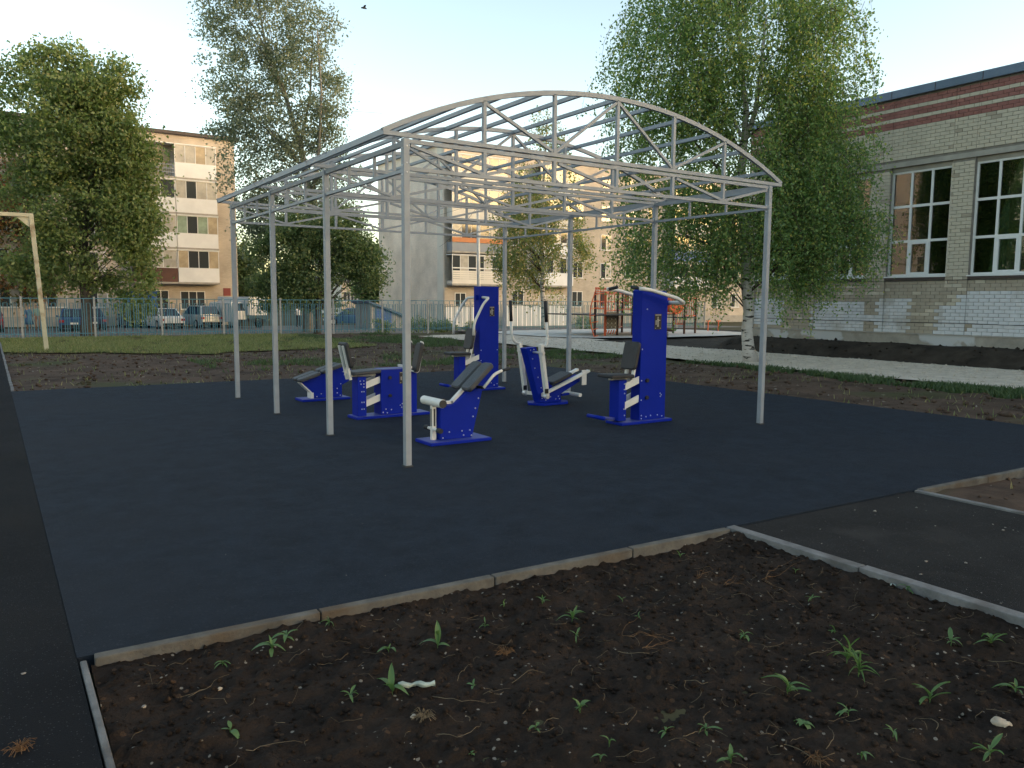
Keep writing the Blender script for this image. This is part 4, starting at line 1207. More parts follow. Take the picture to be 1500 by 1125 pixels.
# ================================================================== CAR PARK: VEHICLES, KIOSK, SHED, POLE, PEOPLE
RZ = -.60
def local(root, ang):
    """returns fn mapping (side, forward, up) to world for a thing turned by ang about Z"""
    c, s = math.cos(ang), math.sin(ang); p = root.location
    return lambda a, b, z: (p.x + a * c - b * s, p.y + a * s + b * c, p.z + z)
def loft(mb, f, secs, mi=0):
    """secs: list of (b, [(a,z)...]) rings"""
    n = len(secs[0][1]); base = len(mb.v); vs_ = []
    for b, ring in secs:
        vs_ += [f(a, b, z) for a, z in ring]
    fs = [(i * n + k, i * n + (k + 1) % n, (i + 1) * n + (k + 1) % n, (i + 1) * n + k) for i in range(len(secs) - 1) for k in range(n)]
    fs += [tuple(range(n))[::-1], tuple((len(secs) - 1) * n + k for k in range(n))]
    return mb.add(vs_, fs, mi)
def car(x, y, ang, paint, label, suv=False, L=4.3, Wd=1.76, group='cars parked beyond the fence'):
    r = empty('parked_car', (x, y, RZ), label, 'car', group)
    f = local(r, ang); H = 1.66 if suv else 1.46; w2 = Wd / 2; belt = .98 if suv else .88; g = .22 if suv else .17
    def ring(sc, z0, z1): return [(-w2 * sc, z0 + .12), (-w2 * sc * .96, z0), (w2 * sc * .96, z0), (w2 * sc, z0 + .12), (w2 * sc, z1 - .12), (w2 * sc * .93, z1), (-w2 * sc * .93, z1), (-w2 * sc, z1 - .12)]
    hl = L / 2
    mb = MB()
    loft(mb, f, [(-hl, ring(.86, g + .18, belt - .08)), (-hl + .12, ring(.97, g + .03, belt)), (-hl + .9, ring(1, g, belt + .02)), (.6, ring(1, g, belt)), (hl - .9, ring(.99, g, belt - .06)), (hl - .2, ring(.93, g + .04, belt - .16)), (hl, ring(.8, g + .16, belt - .26))])
    mb.build('body', M[paint], r, smooth=False, bevel=.03)
    def cr(sc, z): return [(-w2 * sc, z), (w2 * sc, z)]
    rb0, rb1, rt0, rt1 = (-hl + .10, hl - 1.25, -hl + .42, hl - 2.0) if suv else (-hl + .55, hl - 1.15, -hl + 1.2, hl - 1.95)
    cb = MB(); vs_ = [f(a, b, belt) for a, b in ((-w2 * .95, rb0), (w2 * .95, rb0), (w2 * .95, rb1), (-w2 * .95, rb1))] + [f(a, b, H) for a, b in ((-w2 * .74, rt0), (w2 * .74, rt0), (w2 * .74, rt1), (-w2 * .74, rt1))]
    cb.add(vs_, [(0, 1, 2, 3), (7, 6, 5, 4), (0, 4, 5, 1), (1, 5, 6, 2), (2, 6, 7, 3), (3, 7, 4, 0)]).build('cabin', M[paint], r, bevel=.05)
    def quad(nm, pts, m, push):
        q = [Vector(p) for p in pts]; nrm = (q[1] - q[0]).cross(q[2] - q[0]).normalized(); c = sum(q, Vector()) / 4
        cen = Vector(f(0, 0, 1.1)); nrm = nrm if nrm.dot(c - cen) > 0 else -nrm
        q = [c + (p - c) * .86 for p in q]
        MB().add([p + nrm * push for p in q] + [p - nrm * .01 for p in q], [(0, 1, 2, 3), (7, 6, 5, 4), (0, 4, 5, 1), (1, 5, 6, 2), (2, 6, 7, 3), (3, 7, 4, 0)]).build(nm, m, r)
    V_ = [Vector(p) for p in vs_]
    for nm, idx in (('rear_window', (0, 1, 5, 4)), ('side_window', (1, 2, 6, 5)), ('windscreen', (2, 3, 7, 6)), ('side_window', (3, 0, 4, 7))):
        quad(nm, [V_[i] for i in idx], M['carglass'], .012)
    for a in (-1, 1):
        for b in (-hl + .78, hl - .82):
            wh = MB().tube([f(a * (w2 - .2), b, .32), f(a * (w2 + .005), b, .32)], .32, 18).build('wheel', M['tyre'], r)
            MB().tube([f(a * (w2 + .0052), b, .32), f(a * (w2 + .02), b, .32)], .2, 14).build('rim', M['bolt'], wh)
        MB().bar(f(a * w2 * .80, -hl + .02, belt - .22), f(a * w2 * .80, -hl - .015, belt - .22), .26, .16).build('tail_light', M['taillight'], r)
        MB().bar(f(a * w2 * .72, hl - .06, belt - .40), f(a * w2 * .72, hl + .02, belt - .40), .28, .12).build('headlight', M['plate'], r)
        MB().bar(f(a * (w2 - .02), .55, belt + .05), f(a * (w2 + .16), .55, belt + .08), .12, .12).build('mirror', M[paint], r)
    MB().bar(f(0, -hl + .03, belt - .36), f(0, -hl - .012, belt - .36), .5, .12).build('number_plate', M['plate'], r)
    MB().bar(f(-w2 * .86, -hl - .0, g + .16), f(w2 * .86, -hl - .0, g + .16), .14, .18).build('bumper', M['tyre'], r)
    return r
def spot(px, py): g = gp(px, py, RZ); return g.x, g.y
x, y = spot(247, 482); car(x, y + 2, R(8), 'whitecar', 'white saloon car parked beside the silver car in front of the flats')
x, y = spot(300, 481); car(x, y + 2, R(14), 'silver', 'silver off-road car with red tail lights parked beside the white truck', suv=True)
x, y = spot(2, 486); car(x - .8, y + 1, R(3), 'redcar', 'dark red car parked behind the fence near the goal', suv=True)
x, y = spot(112, 485); car(x, y + 1.5, R(-4), 'bluecar', 'blue car half hidden under the leafy tree beyond the fence')
x, y = spot(138, 485); car(x, y + 3.2, R(2), 'darkcar', 'dark blue car behind the leafy tree trunk beyond the fence')
x, y = spot(208, 482); car(x + .1, y + 4.5, R(4), 'darkcar', 'dark car in front of the blue kiosk beside the white saloon')
x, y = spot(535, 478); car(x, y + 3.5, R(70), 'bluecar', 'blue car parked below the grey shed with the sloping blue roof')

# box truck
x, y = spot(352, 481)
tr_ = empty('box_truck', (x, y + 2.5, RZ), 'small white box truck parked at the end of the flats', 'truck', 'cars parked beyond the fence')
f = local(tr_, R(20))
MB().add([f(a, b, z) for z in (.95, 2.35) for a, b in ((-.1, -2.4), (1.5, -2.4), (1.5, 1.6), (-.1, 1.6))], [(0, 1, 2, 3), (7, 6, 5, 4), (0, 4, 5, 1), (1, 5, 6, 2), (2, 6, 7, 3), (3, 7, 4, 0)]).build('cargo_box', M['boxwhite'], tr_, bevel=.03)
MB().add([f(a, b, z) for z, s in ((.45, 0), (1.25, 0), (1.95, .35)) for a, b in ((-1.25, -2.1 + s), (-.13, -2.1 + s), (-.13, 1.2 - s), (-1.25, 1.2 - s))],
         [(0, 1, 2, 3), (11, 10, 9, 8)] + [(i * 4 + k, i * 4 + (k + 1) % 4, i * 4 + 4 + (k + 1) % 4, i * 4 + 4 + k) for i in range(2) for k in range(4)]).build('cab', M['boxwhite'], tr_, bevel=.04)
MB().add([f(-1.15, -2.09, 1.3), f(-.25, -2.09, 1.3), f(-.25, -1.80, 1.86), f(-1.15, -1.80, 1.86), f(-1.15, -2.0, 1.3), f(-.25, -2.0, 1.3), f(-.25, -1.7, 1.86), f(-1.15, -1.7, 1.86)],
         [(0, 1, 2, 3), (7, 6, 5, 4), (0, 4, 5, 1), (1, 5, 6, 2), (2, 6, 7, 3), (3, 7, 4, 0)]).build('cab_window', M['carglass'], tr_)
MB().bar(f(-1.2, -.4, .55), f(1.5, -.4, .55), 3.6, .2).build('chassis', M['tyre'], tr_)
for a in (-1.0, 1.3):
    for b in (-1.6, 1.2):
        wh = MB().tube([f(a - .1, b, .38), f(a + .12, b, .38)], .38, 18).build('wheel', M['tyre'], tr_)
        MB().tube([f(a - .12, b, .38), f(a - .101, b, .38)], .22, 12).build('rim', M['bolt'], wh)

# blue kiosk beside block 1
p = onY(214, 430, 67.0)
ki = empty('kiosk', (p.x, 67, GZ), 'bright blue sheet-metal kiosk standing against the pale flats', 'kiosk')
MB().box(p.x - 1.5, p.x + .65, 66.2, 68.4, GZ, 2.05).build('body', M['kiosk'], ki)
MB().box(p.x - 1.6, p.x + .75, 66.1, 68.5, 2.052, 2.16).build('roof', M['bluetarp'], ki)
MB().box(p.x - 1.0, p.x - .1, 66.16, 66.198, GZ + .05, 1.5).build('door', M['bluetarp'], ki)

# shed with sloping blue roof before block 2
sx0 = onY(543, 470, 56).x; sx1 = onY(592, 470, 56).x
sh = empty('shed', ((sx0 + sx1) / 2, 56, RZ), 'grey shed with steep blue sloping roof beyond the fence', 'shed')
zt0 = onY(545, 441, 56).z; zt1 = onY(592, 463, 56).z
MB().prism([(sx0, RZ - .1), (sx1, RZ - .1), (sx1, zt1 - .12), (sx0, zt0 - .12)], 56, 59).build('wall', M['shedgrey'], sh)
MB().prism([(sx0 - .25, zt0 - .115), (sx1 + .3, zt1 - .165), (sx1 + .3, zt1 - .02), (sx0 - .25, zt0 + .03)], 55.7, 59.3).build('roof', M['bluetarp'], sh)
MB().box(sx0 + .4, sx0 + 1.7, 55.93, 55.998, RZ, zt0 - .55).build('door', M['kiosk'], sh)
# low white garden wall in front of block 2
for i, (pa, pb, yt, m) in enumerate(((653, 698, 448, 'apanel'), (742, 835, 446, 'apanel'))):
    q0 = onY(pa, yt, 57.5); q1 = onY(pb, yt, 57.5)
    gw = empty('garden_wall', ((q0.x + q1.x) / 2, 57.5, RZ), ('low white panel wall below the cream balcony', 'low white panel wall below the second balcony stack')[i], 'wall', 'white panel walls in front of the flats')
    n = 4
    for k in range(n):
        xa = q0.x + (q1.x - q0.x) * k / n; xb = q0.x + (q1.x - q0.x) * (k + 1) / n
        MB().box(xa + .02, xb - .02, 57.46, 57.54, RZ - .1, q0.z - .1).build('panel', M[m], gw, bevel=.01)
    MB().box(q0.x - .05, q1.x + .05, 57.42, 57.58, q0.z - .098, q0.z).build('coping', M['lintel'], gw)

# white pole with wires
pb_ = onY(702, 470, 52.0)
pole = empty('utility_pole', (pb_.x, 52, RZ), 'thin white utility pole behind the back exercise tower', 'pole')
ptop = onY(700, 300, 52.0)
MB().tube([(pb_.x, 52, RZ - .2), (ptop.x, 52, ptop.z)], [.15, .11], 12).build('shaft', M['poleW'], pole, smooth=True)
MB().bar((ptop.x - .7, 52, ptop.z - .3), (ptop.x + .7, 52, ptop.z - .3), .08, .08).build('cross_arm', M['poleW'], pole)
for i in (-.6, 0.0, .6):
    MB().tube([(ptop.x + i, 52, ptop.z - .26), (ptop.x + i, 52, ptop.z - .08)], .04, 8).build('insulator', M['lintel'], pole)
def wire(a, b, sag, label):
    pts = [Vector(a).lerp(Vector(b), i / 20) - Vector((0, 0, sag * 4 * (i / 20) * (1 - i / 20))) for i in range(21)]
    tag(MB().tube(pts, .012, 4).build('overhead_wire', M['wire']), label, 'wire', 'overhead wires')
wire((ptop.x - .6, 52, ptop.z - .08), (18.0, B1Y - .3, 5.2), .5, 'thin black wire running from the white pole to the flats')
wire((ptop.x, 52, ptop.z - .08), (33.2, 62, 6.2), .3, 'thin black wire running from the white pole to the tan end wall')
wire(onY(200, 154, 72) + Vector((-30, 0, 1)), onY(560, 166, 66), .6, 'thin wire crossing the sky from roof to roof above the flats')

# people
def person(px, py, h, top, bottom, label, lean=0.0, dress=False):
    g = gp(px, py, RZ)
    r = empty('person', g, label, 'person')
    s = h / 1.75
    J = {'hip': (0, 0, .92), 'waist': (0, 0, 1.08), 'chest': (0, 0, 1.34), 'neck': (0, 0, 1.50), 'head': (0, -.02, 1.60), 'crown': (0, -.01, 1.70),
         'shL': (-.19, 0, 1.42), 'elL': (-.25, .02, 1.14), 'haL': (-.24, -.10, .90), 'shR': (.19, 0, 1.42), 'elR': (.26, .03, 1.14), 'haR': (.22, -.12, .93),
         'hpL': (-.10, 0, .88), 'knL': (-.11, -.04, .49), 'anL': (-.12, .05, .08), 'toL': (-.13, -.10, .03), 'hpR': (.10, 0, .88), 'knR': (.12, -.06, .49), 'anR': (.13, -.02, .08), 'toR': (.14, -.17, .03)}
    E_ = [('hip', 'waist'), ('waist', 'chest'), ('chest', 'neck'), ('neck', 'head'), ('head', 'crown'), ('chest', 'shL'), ('shL', 'elL'), ('elL', 'haL'), ('chest', 'shR'), ('shR', 'elR'), ('elR', 'haR'),
          ('hip', 'hpL'), ('hpL', 'knL'), ('knL', 'anL'), ('anL', 'toL'), ('hip', 'hpR'), ('hpR', 'knR'), ('knR', 'anR'), ('anR', 'toR')]
    rad = {'hip': .15, 'waist': .13, 'chest': .155, 'neck': .055, 'head': .095, 'crown': .075, 'shL': .07, 'elL': .045, 'haL': .04, 'shR': .07, 'elR': .045, 'haR': .04,
           'hpL': .095, 'knL': .06, 'anL': .045, 'toL': .04, 'hpR': .095, 'knR': .06, 'anR': .045, 'toR': .04}
    names = list(J); me = bpy.data.meshes.new('body')
    me.from_pydata([(J[n][0] * s, J[n][1] * s, J[n][2] * s) for n in names], [(names.index(a), names.index(b)) for a, b in E_], [])
    o = bpy.data.objects.new('body', me); col.objects.link(o)
    md = o.modifiers.new('skin', 'SKIN')
    for i, n in enumerate(names):
        me.skin_vertices[0].data[i].radius = (rad[n] * s, rad[n] * s)
        me.skin_vertices[0].data[i].use_root = n == 'hip'
    sb = o.modifiers.new('sub', 'SUBSURF'); sb.levels = 1; sb.render_levels = 1
    dg = bpy.context.evaluated_depsgraph_get()
    m2_ = bpy.data.meshes.new_from_object(o.evaluated_get(dg))
    bpy.data.objects.remove(o)
    for mm in ('skin', top, bottom, 'hair', 'tyre'): m2_.materials.append(M[mm])
    for p in m2_.polygons:
        z = p.center.z / s; ax = abs(p.center.x) / s
        p.material_index = 4 if z < .07 else (2 if z < .98 and ax < .2 else (1 if z < 1.47 and not (ax > .2 and z < 1.12) else (3 if z > 1.645 or (z > 1.55 and p.center.y > .03) else 0)))
        p.use_smooth = True
    b = bpy.data.objects.new('body', m2_); col.objects.link(b); b.parent = r
    if dress:
        MB().tube([g + Vector((0, 0, 1.08 * s)), g + Vector((0, 0, .8 * s)), g + Vector((0, 0, .42 * s))], [.15 * s, .22 * s, .30 * s], 14).build('skirt', M[top], r, smooth=True)
    r.rotation_euler[2] = lean
    return r
person(43, 484, 1.66, 'cl_blue', 'skin', 'person in a blue dress walking beyond the fence beside the goal post', .6, True)
person(56, 484, 1.74, 'cl_green', 'skin', 'person in a pale green top standing beyond the fence beside the goal post', -.4)
person(437, 479, 1.70, 'cl_white', 'cl_dark', 'person in a white shirt under the dark tree beyond the fence', .2)

# bird
bp_ = atdepth(533, 12, 28)
bird = empty('bird', bp_, 'small dark bird flying in the open sky', 'bird')
MB().tube([bp_ + Vector((-.10, 0, 0)), bp_ + Vector((-.03, 0, .01)), bp_ + Vector((.05, 0, .01)), bp_ + Vector((.11, 0, 0))], [.012, .035, .03, .01], 8).build('body', M['bird'], bird, smooth=True)
for s in (-1, 1):
    q = [bp_ + Vector(v_) for v_ in ((-.03, 0, .02), (.05, 0, .02), (.03, s * .13, .07), (-.01, s * .20, .05), (-.04, s * .1, .06))]
    MB().add(q + [p - Vector((0, 0, .006)) for p in q], [(0, 1, 2, 3, 4), (9, 8, 7, 6, 5)] + [(i, i + 5, (i + 1) % 5 + 5, (i + 1) % 5) for i in range(5)]).build('wing', M['bird'], bird)

# ================================================================== TREES
RV = Vector((math.cos(YAW), math.sin(YAW), 0)); FV = Vector((-math.sin(YAW), math.cos(YAW), 0))
def leaves_mesh(name, C, size, m, parent, rng, hang=0.0, flat=0.0):
    N = len(C)
    a = rng.normal(size=(N, 3)); a[:, 2] -= hang; a /= np.linalg.norm(a, axis=1)[:, None]
    b = rng.normal(size=(N, 3)); b -= (b * a).sum(1)[:, None] * a; b /= np.linalg.norm(b, axis=1)[:, None]
    s = size * rng.uniform(.65, 1.25, N)[:, None]
    V = np.stack([C - a * s * .55, C + b * s * .36 - a * s * .05, C + a * s * .6, C - b * s * .36 - a * s * .05], 1).reshape(-1, 3)
    F = np.arange(4 * N).reshape(N, 4)
    return npmesh(name, V, F, m, parent)

def tree(name, label, cat, D, trunk, blobs, leaf, bark, nclust, nleaf, size, crad, seed, weep=0.0, gap=-.05, nbranch=70, ztop=None, group=None, ground=None, gscale=.55, depth=.85, hang=.2, forks=(), bare=()):
    rng = np.random.default_rng(seed)
    base = atdepth(trunk[0][0], trunk[0][1], D)
    if ground is not None: base.z = ground
    r = empty(name, base, label, cat, group)
    tp = [atdepth(px, py, D) for px, py, _ in trunk]; tp[0] = base.copy(); tr_r = [q[2] for q in trunk]
    tp[0].z -= .1
    P = []; Rr = []
    for i in range(len(tp) - 1):
        for k in range(4):
            t_ = k / 4; q = tp[i].lerp(tp[i + 1], t_)
            q += Vector(rng.normal(size=3)) * tr_r[i] * .12; P.append(q); Rr.append(tr_r[i] * (1 - t_) + tr_r[i + 1] * t_)
    P.append(tp[-1]); Rr.append(tr_r[-1])
    if Rr[0] > .12: Rr[0] *= 1.35
    tk = MB().tube(P, Rr, 10)
    PA = list(zip(P, Rr))
    for fk in forks:
        q = [atdepth(px, py, D) + FV * dd for px, py, dd, _ in fk]
        tk.tube(q, [w_[3] for w_ in fk], 8)
        for i in range(len(q) - 1):
            for k in range(4): PA.append((q[i].lerp(q[i + 1], k / 4), fk[i][3] * (1 - k / 4) + fk[i + 1][3] * k / 4))
    # clusters
    area = np.array([b[2] * b[3] for b in blobs], float); area /= area.sum()
    mpp = D / FPX
    C = []
    tries = 0
    while len(C) < nclust and tries < nclust * 12:
        tries += 1
        b = blobs[rng.choice(len(blobs), p=area)]
        u = rng.normal(size=3); u /= np.linalg.norm(u); u *= rng.uniform(.12, 1) ** .36
        c = atdepth(b[0], b[1], D) + RV * (u[0] * b[2] * mpp) + Vector((0, 0, u[2] * b[3] * mpp)) + FV * (u[1] * min(b[2], b[3]) * mpp * depth)
        if u[1] < .25 and any(abs((b[0] + u[0] * b[2]) - q[0]) < q[2] and abs((b[1] - u[2] * b[3]) - q[1]) < q[3] for q in bare): continue
        if noise.noise(c * gscale + Vector((seed, 0, 0))) < gap: continue
        C.append(c)
    br = MB()
    idx = rng.choice(len(C), min(nbranch, len(C)), replace=False)
    for i in idx:
        c = C[i]
        hd = math.hypot(c.x - base.x, c.y - base.y)
        zs = max(base.z + (tp[-1].z - base.z) * .22, c.z - (hd * .75 if not weep else hd * .55) - .3)
        k = min(range(len(PA)), key=lambda j: abs(PA[j][0].z - zs) + .35 * math.hypot(PA[j][0].x - c.x, PA[j][0].y - c.y))
        a = PA[k][0]; mid = a.lerp(c, .5) + Vector((0, 0, .12 * (c - a).length)) + Vector(rng.normal(size=3)) * .1
        r0 = min(PA[k][1] * .4, .012 + .008 * (c - a).length)
        br.tube([a, a.lerp(mid, .6), mid, mid.lerp(c, .6) + Vector(rng.normal(size=3)) * .06, c], [r0, r0 * .75, r0 * .55, r0 * .35, .006], 5, cap=False)
    trunk_o = tk.build('trunk', M[bark], r, smooth=True)
    tag(br.build('branches', M[bark] if bark != 'birch' else M['twig'], trunk_o, smooth=True), kind='stuff')
    LC = []
    if weep > 0:
        tw = MB()
        for c in C:
            L = rng.uniform(.4, 1) * weep
            n = max(4, int(nleaf * L / weep))
            sway = Vector(rng.normal(size=3)) * .18; sway.z = 0
            out = Vector((c.x - base.x, c.y - base.y, 0)); out = out.normalized() * .25 * L if out.length > .1 else out
            pts = [c + (out + sway) * (1 - (1 - t_) ** 2) - Vector((0, 0, L * t_ ** 1.25)) for t_ in (0, .33, .66, 1)]
            if rng.random() < .5: tw.tube(pts, [.006, .005, .004, .003], 3, cap=False)
            t_ = rng.uniform(0, 1, n)
            pa = np.array([tuple(p) for p in pts])
            ii = np.minimum((t_ * 3).astype(int), 2); ff = t_ * 3 - ii
            q = pa[ii] * (1 - ff)[:, None] + pa[ii + 1] * ff[:, None]
            LC.append(q + rng.normal(size=(n, 3)) * crad)
        tag(tw.build('twigs', M['twig'], trunk_o, fix=False), kind='stuff')
    else:
        for c in C:
            n = int(nleaf * rng.uniform(.5, 1.4)); sc = crad * rng.uniform(.6, 1.35)
            LC.append(np.array(c) + rng.normal(size=(n, 3)) * np.array([sc, sc, sc * .7]))
    leaves_mesh('crown', np.concatenate(LC), size, M[leaf], r, rng, hang)
    return r

# big weeping birch by the gym
tree('birch_tree', 'large weeping birch with white forked trunk standing beside the gravel path and gym', 'tree', 20.9,
     [(1097, 534, .17), (1094, 430, .135), (1090, 330, .125), (1088, 250, .115), (1090, 205, .11)],
     [(1090, 60, 175, 130), (980, 90, 95, 120), (1200, 70, 80, 90), (1090, -80, 170, 90), (1000, 210, 100, 100), (1190, 200, 85, 95), (1090, 240, 140, 110),
      (1020, 330, 90, 70), (1190, 320, 100, 75), (960, 330, 55, 80), (1130, 350, 90, 60), (1240, 310, 52, 50), (1215, 345, 70, 40), (1160, 385, 70, 40), (1045, 390, 60, 40), (1130, 300, 120, 80), (940, 350, 40, 50), (1180, 235, 75, 60), (1160, 160, 70, 70), (1080, 130, 90, 70), (1100, 30, 120, 80)],
     'lf_birch', 'birch', 4000, 58, .070, .09, 3, weep=1.35, gap=-.40, nbranch=40, ground=-.03, gscale=.8, depth=.8, hang=.6, bare=((1090, 165, 16, 38), (1094, 460, 22, 55)),
     forks=(((1090, 205, 0, .085), (1094, 160, .05, .075), (1086, 90, .1, .06), (1082, 0, .1, .04)), ((1091, 207, 0, .07), (1104, 165, -.15, .065), (1108, 120, -.3, .05), (1115, 30, -.4, .03)),
            ((1086, 200, 0, .05), (1076, 175, .1, .045), (1064, 145, .3, .035), (1045, 90, .5, .025))))
# slim birch in front of block 2
tree('birch_tree', 'slim birch with golden light tinted into its leaves in front of the tan apartment block', 'tree', 50,
     [(797, 474, .17), (795, 400, .15), (793, 330, .12), (797, 250, .08), (802, 170, .03)],
     [(800, 190, 24, 35), (795, 240, 45, 45), (785, 300, 58, 50), (770, 350, 52, 45), (815, 330, 40, 45), (835, 345, 30, 30), (755, 380, 25, 40), (805, 400, 35, 25), (850, 350, 15, 20)],
     'lf_birch2', 'birch', 470, 54, .14, .16, 11, weep=2.0, gap=-.12, nbranch=60, ground=-.6, gscale=.45, hang=.6)
# tall poplar
tree('poplar_tree', 'tall sparse poplar rising above the flats behind the pergola', 'tree', 54,
     [(452, 486, .34), (448, 380, .28), (455, 290, .23), (440, 210, .18), (415, 130, .13), (388, 60, .08), (372, -30, .04)],
     [(370, -40, 80, 50), (330, 25, 42, 42), (390, 40, 70, 60), (455, 45, 40, 50), (360, 105, 68, 45), (440, 120, 62, 60), (330, 145, 44, 36), (480, 150, 26, 50), (400, 190, 80, 50), (484, 225, 22, 45), (345, 205, 42, 32), (450, 240, 58, 50), (370, 265, 50, 42), (430, 310, 85, 45), (490, 290, 40, 50), (480, 350, 60, 50), (410, 360, 45, 60), (450, 330, 75, 40), (395, 325, 50, 45)],
     'lf_poplar', 'barkp', 2150, 32, .165, .36, 5, gap=-.26, nbranch=150, ground=-.6, gscale=.5,
     forks=(((455, 300, 0, .15), (470, 220, -.5, .11), (475, 140, -.8, .07), (470, 50, -1, .04)), ((448, 250, 0, .10), (400, 200, 1, .07), (345, 150, 1.4, .03)), ((440, 210, 0, .10), (452, 140, .4, .07), (455, 40, .6, .04))))
# dark bushy tree below the poplar
tree('leafy_tree', 'dark bushy tree below the poplar between the two apartment blocks', 'tree', 50,
     [(465, 484, .2), (468, 420, .17), (470, 360, .1), (470, 320, .05)],
     [(500, 345, 42, 40), (430, 365, 45, 48), (515, 385, 45, 42), (465, 415, 85, 38), (390, 400, 24, 55), (540, 400, 22, 40), (455, 340, 50, 40)],
     'lf_dark', 'barkd', 520, 62, .17, .36, 8, gap=-.16, nbranch=60, ground=-.6, gscale=.7)
# big leafy tree on the left
tree('leafy_tree', 'broad dense green tree hiding the left part of the pale flats', 'tree', 46,
     [(128, 492, .33), (125, 420, .28), (122, 330, .24), (118, 240, .18), (118, 180, .10), (116, 125, .03)],
     [(100, 105, 70, 40), (60, 150, 90, 70), (150, 150, 52, 70), (178, 140, 24, 40), (110, 210, 110, 80), (190, 205, 38, 45), (170, 280, 60, 65), (80, 300, 90, 70), (150, 360, 75, 55), (195, 340, 36, 50), (70, 390, 80, 35), (175, 410, 52, 35), (195, 445, 30, 28), (205, 300, 25, 35)],
     'lf_dense', 'barkd', 1150, 78, .185, .42, 6, gap=-.16, nbranch=150, ground=-.58, gscale=.45,
     forks=(((122, 330, 0, .18), (105, 260, .6, .13), (85, 190, 1, .07), (78, 140, 1.2, .03)), ((122, 300, 0, .14), (150, 230, -.5, .1), (165, 170, -.8, .04))))
tree('rusty_tree', 'dark tree with rust-brown leaves behind the goal crossbar', 'tree', 60,
     [(20, 478, .26), (22, 420, .22), (25, 330, .15), (25, 220, .05)],
     [(15, 240, 60, 60), (10, 320, 65, 60), (40, 370, 45, 50), (-30, 350, 60, 80), (15, 410, 70, 35), (-60, 220, 60, 80)],
     'lf_rust', 'barkd', 620, 70, .24, .55, 9, gap=-.3, nbranch=50, ground=-.6, gscale=.4)
for i, (px, py, D_, bl, lb) in enumerate(((357, 470, 78, [(358, 400, 20, 50), (362, 435, 22, 25)], 'small dark tree in the gap beside the pale flats'),
                                          (545, 470, 84, [(545, 395, 18, 40), (540, 425, 22, 25)], 'small dark tree in the gap beside the tan end wall'))):
    tree('small_tree', lb, 'tree', D_, [(px, py, .15), (px, py - 40, .1), (px, py - 80, .04)], bl, 'lf_dark', 'barkd', 110, 60, .28, .5, 20 + i, gap=-.4, nbranch=20, ground=-.6)
# shrubs along the far side of the fence
for i, (px, w_, h_) in enumerate(((560, 18, 10), (610, 20, 9), (640, 14, 10), (655, 12, 7), (857, 10, 14), (700, 20, 6))):
    g = gp(px, 486, -.4)
    D_ = g.x * -math.sin(YAW) + g.y * math.cos(YAW)
    tree('shrub', ('low green shrub before the sloping blue shed roof', 'low green shrub before the bare tan end wall', 'low green shrub left of the white panel wall', 'low green shrub before the cream balcony wall', 'dark green shrub beside the orange climbing structure', 'low green shrub behind the back exercise tower')[i], 'shrub', D_, [(px, 488, .03), (px, 478, .02), (px, 470, .01)], [(px, 482 - h_ * .5, w_, h_)], 'lf_dense', 'twig', 26, 50, .10, .18, 40 + i, gap=-.6, nbranch=14, group='shrubs along the fence', ground=-.3)

# distant block and tree belt closing the horizon between the flats
b9 = block('apartment_building', 'distant pinkish block glimpsed in the gap beside the tan end wall', onY(500, 420, 118).x, onY(556, 420, 118).x, 118, 12, -1, 10.5)
for f in (.5, 3.3, 6.1):
    for px in (508, 518, 528, 538, 548):
        xx = onY(px, 420, 118).x; window(b9, xx - .6, xx + .6, 118, f + .9, f + 2.3, 2)
rg9 = np.random.default_rng(99)
nb = 5200
bx_ = rg9.uniform(-60, 190, nb); hh = 5.5 + 3.5 * fbm(bx_, bx_ * 0, .09, 4, 60)
cl = np.stack([bx_, 150 + rg9.normal(size=nb) * 2.5, -1 + hh * rg9.uniform(0, 1, nb) ** .8], 1)
cc = (cl[:, None, :] + rg9.normal(size=(nb, 9, 3)) * .6).reshape(-1, 3)
fw_ = leaves_mesh('far_wood', cc, .75, M['lf_dark'], None, rg9)
tag(fw_, 'far-off belt of dark trees closing the horizon behind the flats', 'wood', kind='stuff')

# ================================================================== GRASS, WEEDS, LITTER
def blades(name, pts, hgt, wid, m, seed, label):
    rng = np.random.default_rng(seed); N = len(pts)
    a = rng.uniform(0, 2 * np.pi, N); h = hgt * rng.uniform(.45, 1.3, N)
    d = np.stack([np.cos(a), np.sin(a), np.zeros(N)], 1); l = rng.normal(size=(N, 3)) * .45; l[:, 2] = 1
    tip = pts + l * h[:, None]; mid = pts + l * h[:, None] * .5 + np.array([0, 0, 1]) * (h * .08)[:, None]
    w_ = wid * rng.uniform(.6, 1.3, N)[:, None]
    V = np.stack([pts - d * w_, pts + d * w_, mid + d * w_ * .7, tip, mid - d * w_ * .7], 1).reshape(-1, 3)
    i = np.arange(N)[:, None] * 5
    F = np.concatenate([i + np.array([0, 1, 2, 4]), i + np.array([4, 2, 3, 3])], 0)
    q = F[:N]; tri = F[N:, :3]
    o = npmesh(name, V, np.concatenate([np.stack([q[:, 0], q[:, 1], q[:, 2]], 1), np.stack([q[:, 0], q[:, 2], q[:, 3]], 1), tri], 0), m, kind='stuff')
    tag(o, label, 'grass')
rng = np.random.default_rng(77)
def scatter(n, x0, x1, y0, y1, keep, zf):
    X = rng.uniform(x0, x1, n); Y = rng.uniform(y0, y1, n); k = keep(X, Y); X, Y = X[k], Y[k]
    return np.stack([X, Y, zf(X, Y)], 1)
lz = lambda X, Y: verge_z(X, Y) * .6 + .012
blades('lawn_grass', scatter(70000, .3, 14, 22, 36, lambda x, y: lawn_keep(x, y) & (fbm(x, y, 1.2, 3, 21) > .36), lz), .085, .009, M['grass'], 1, 'short yellow-green grass on the lawn before the teal fence')
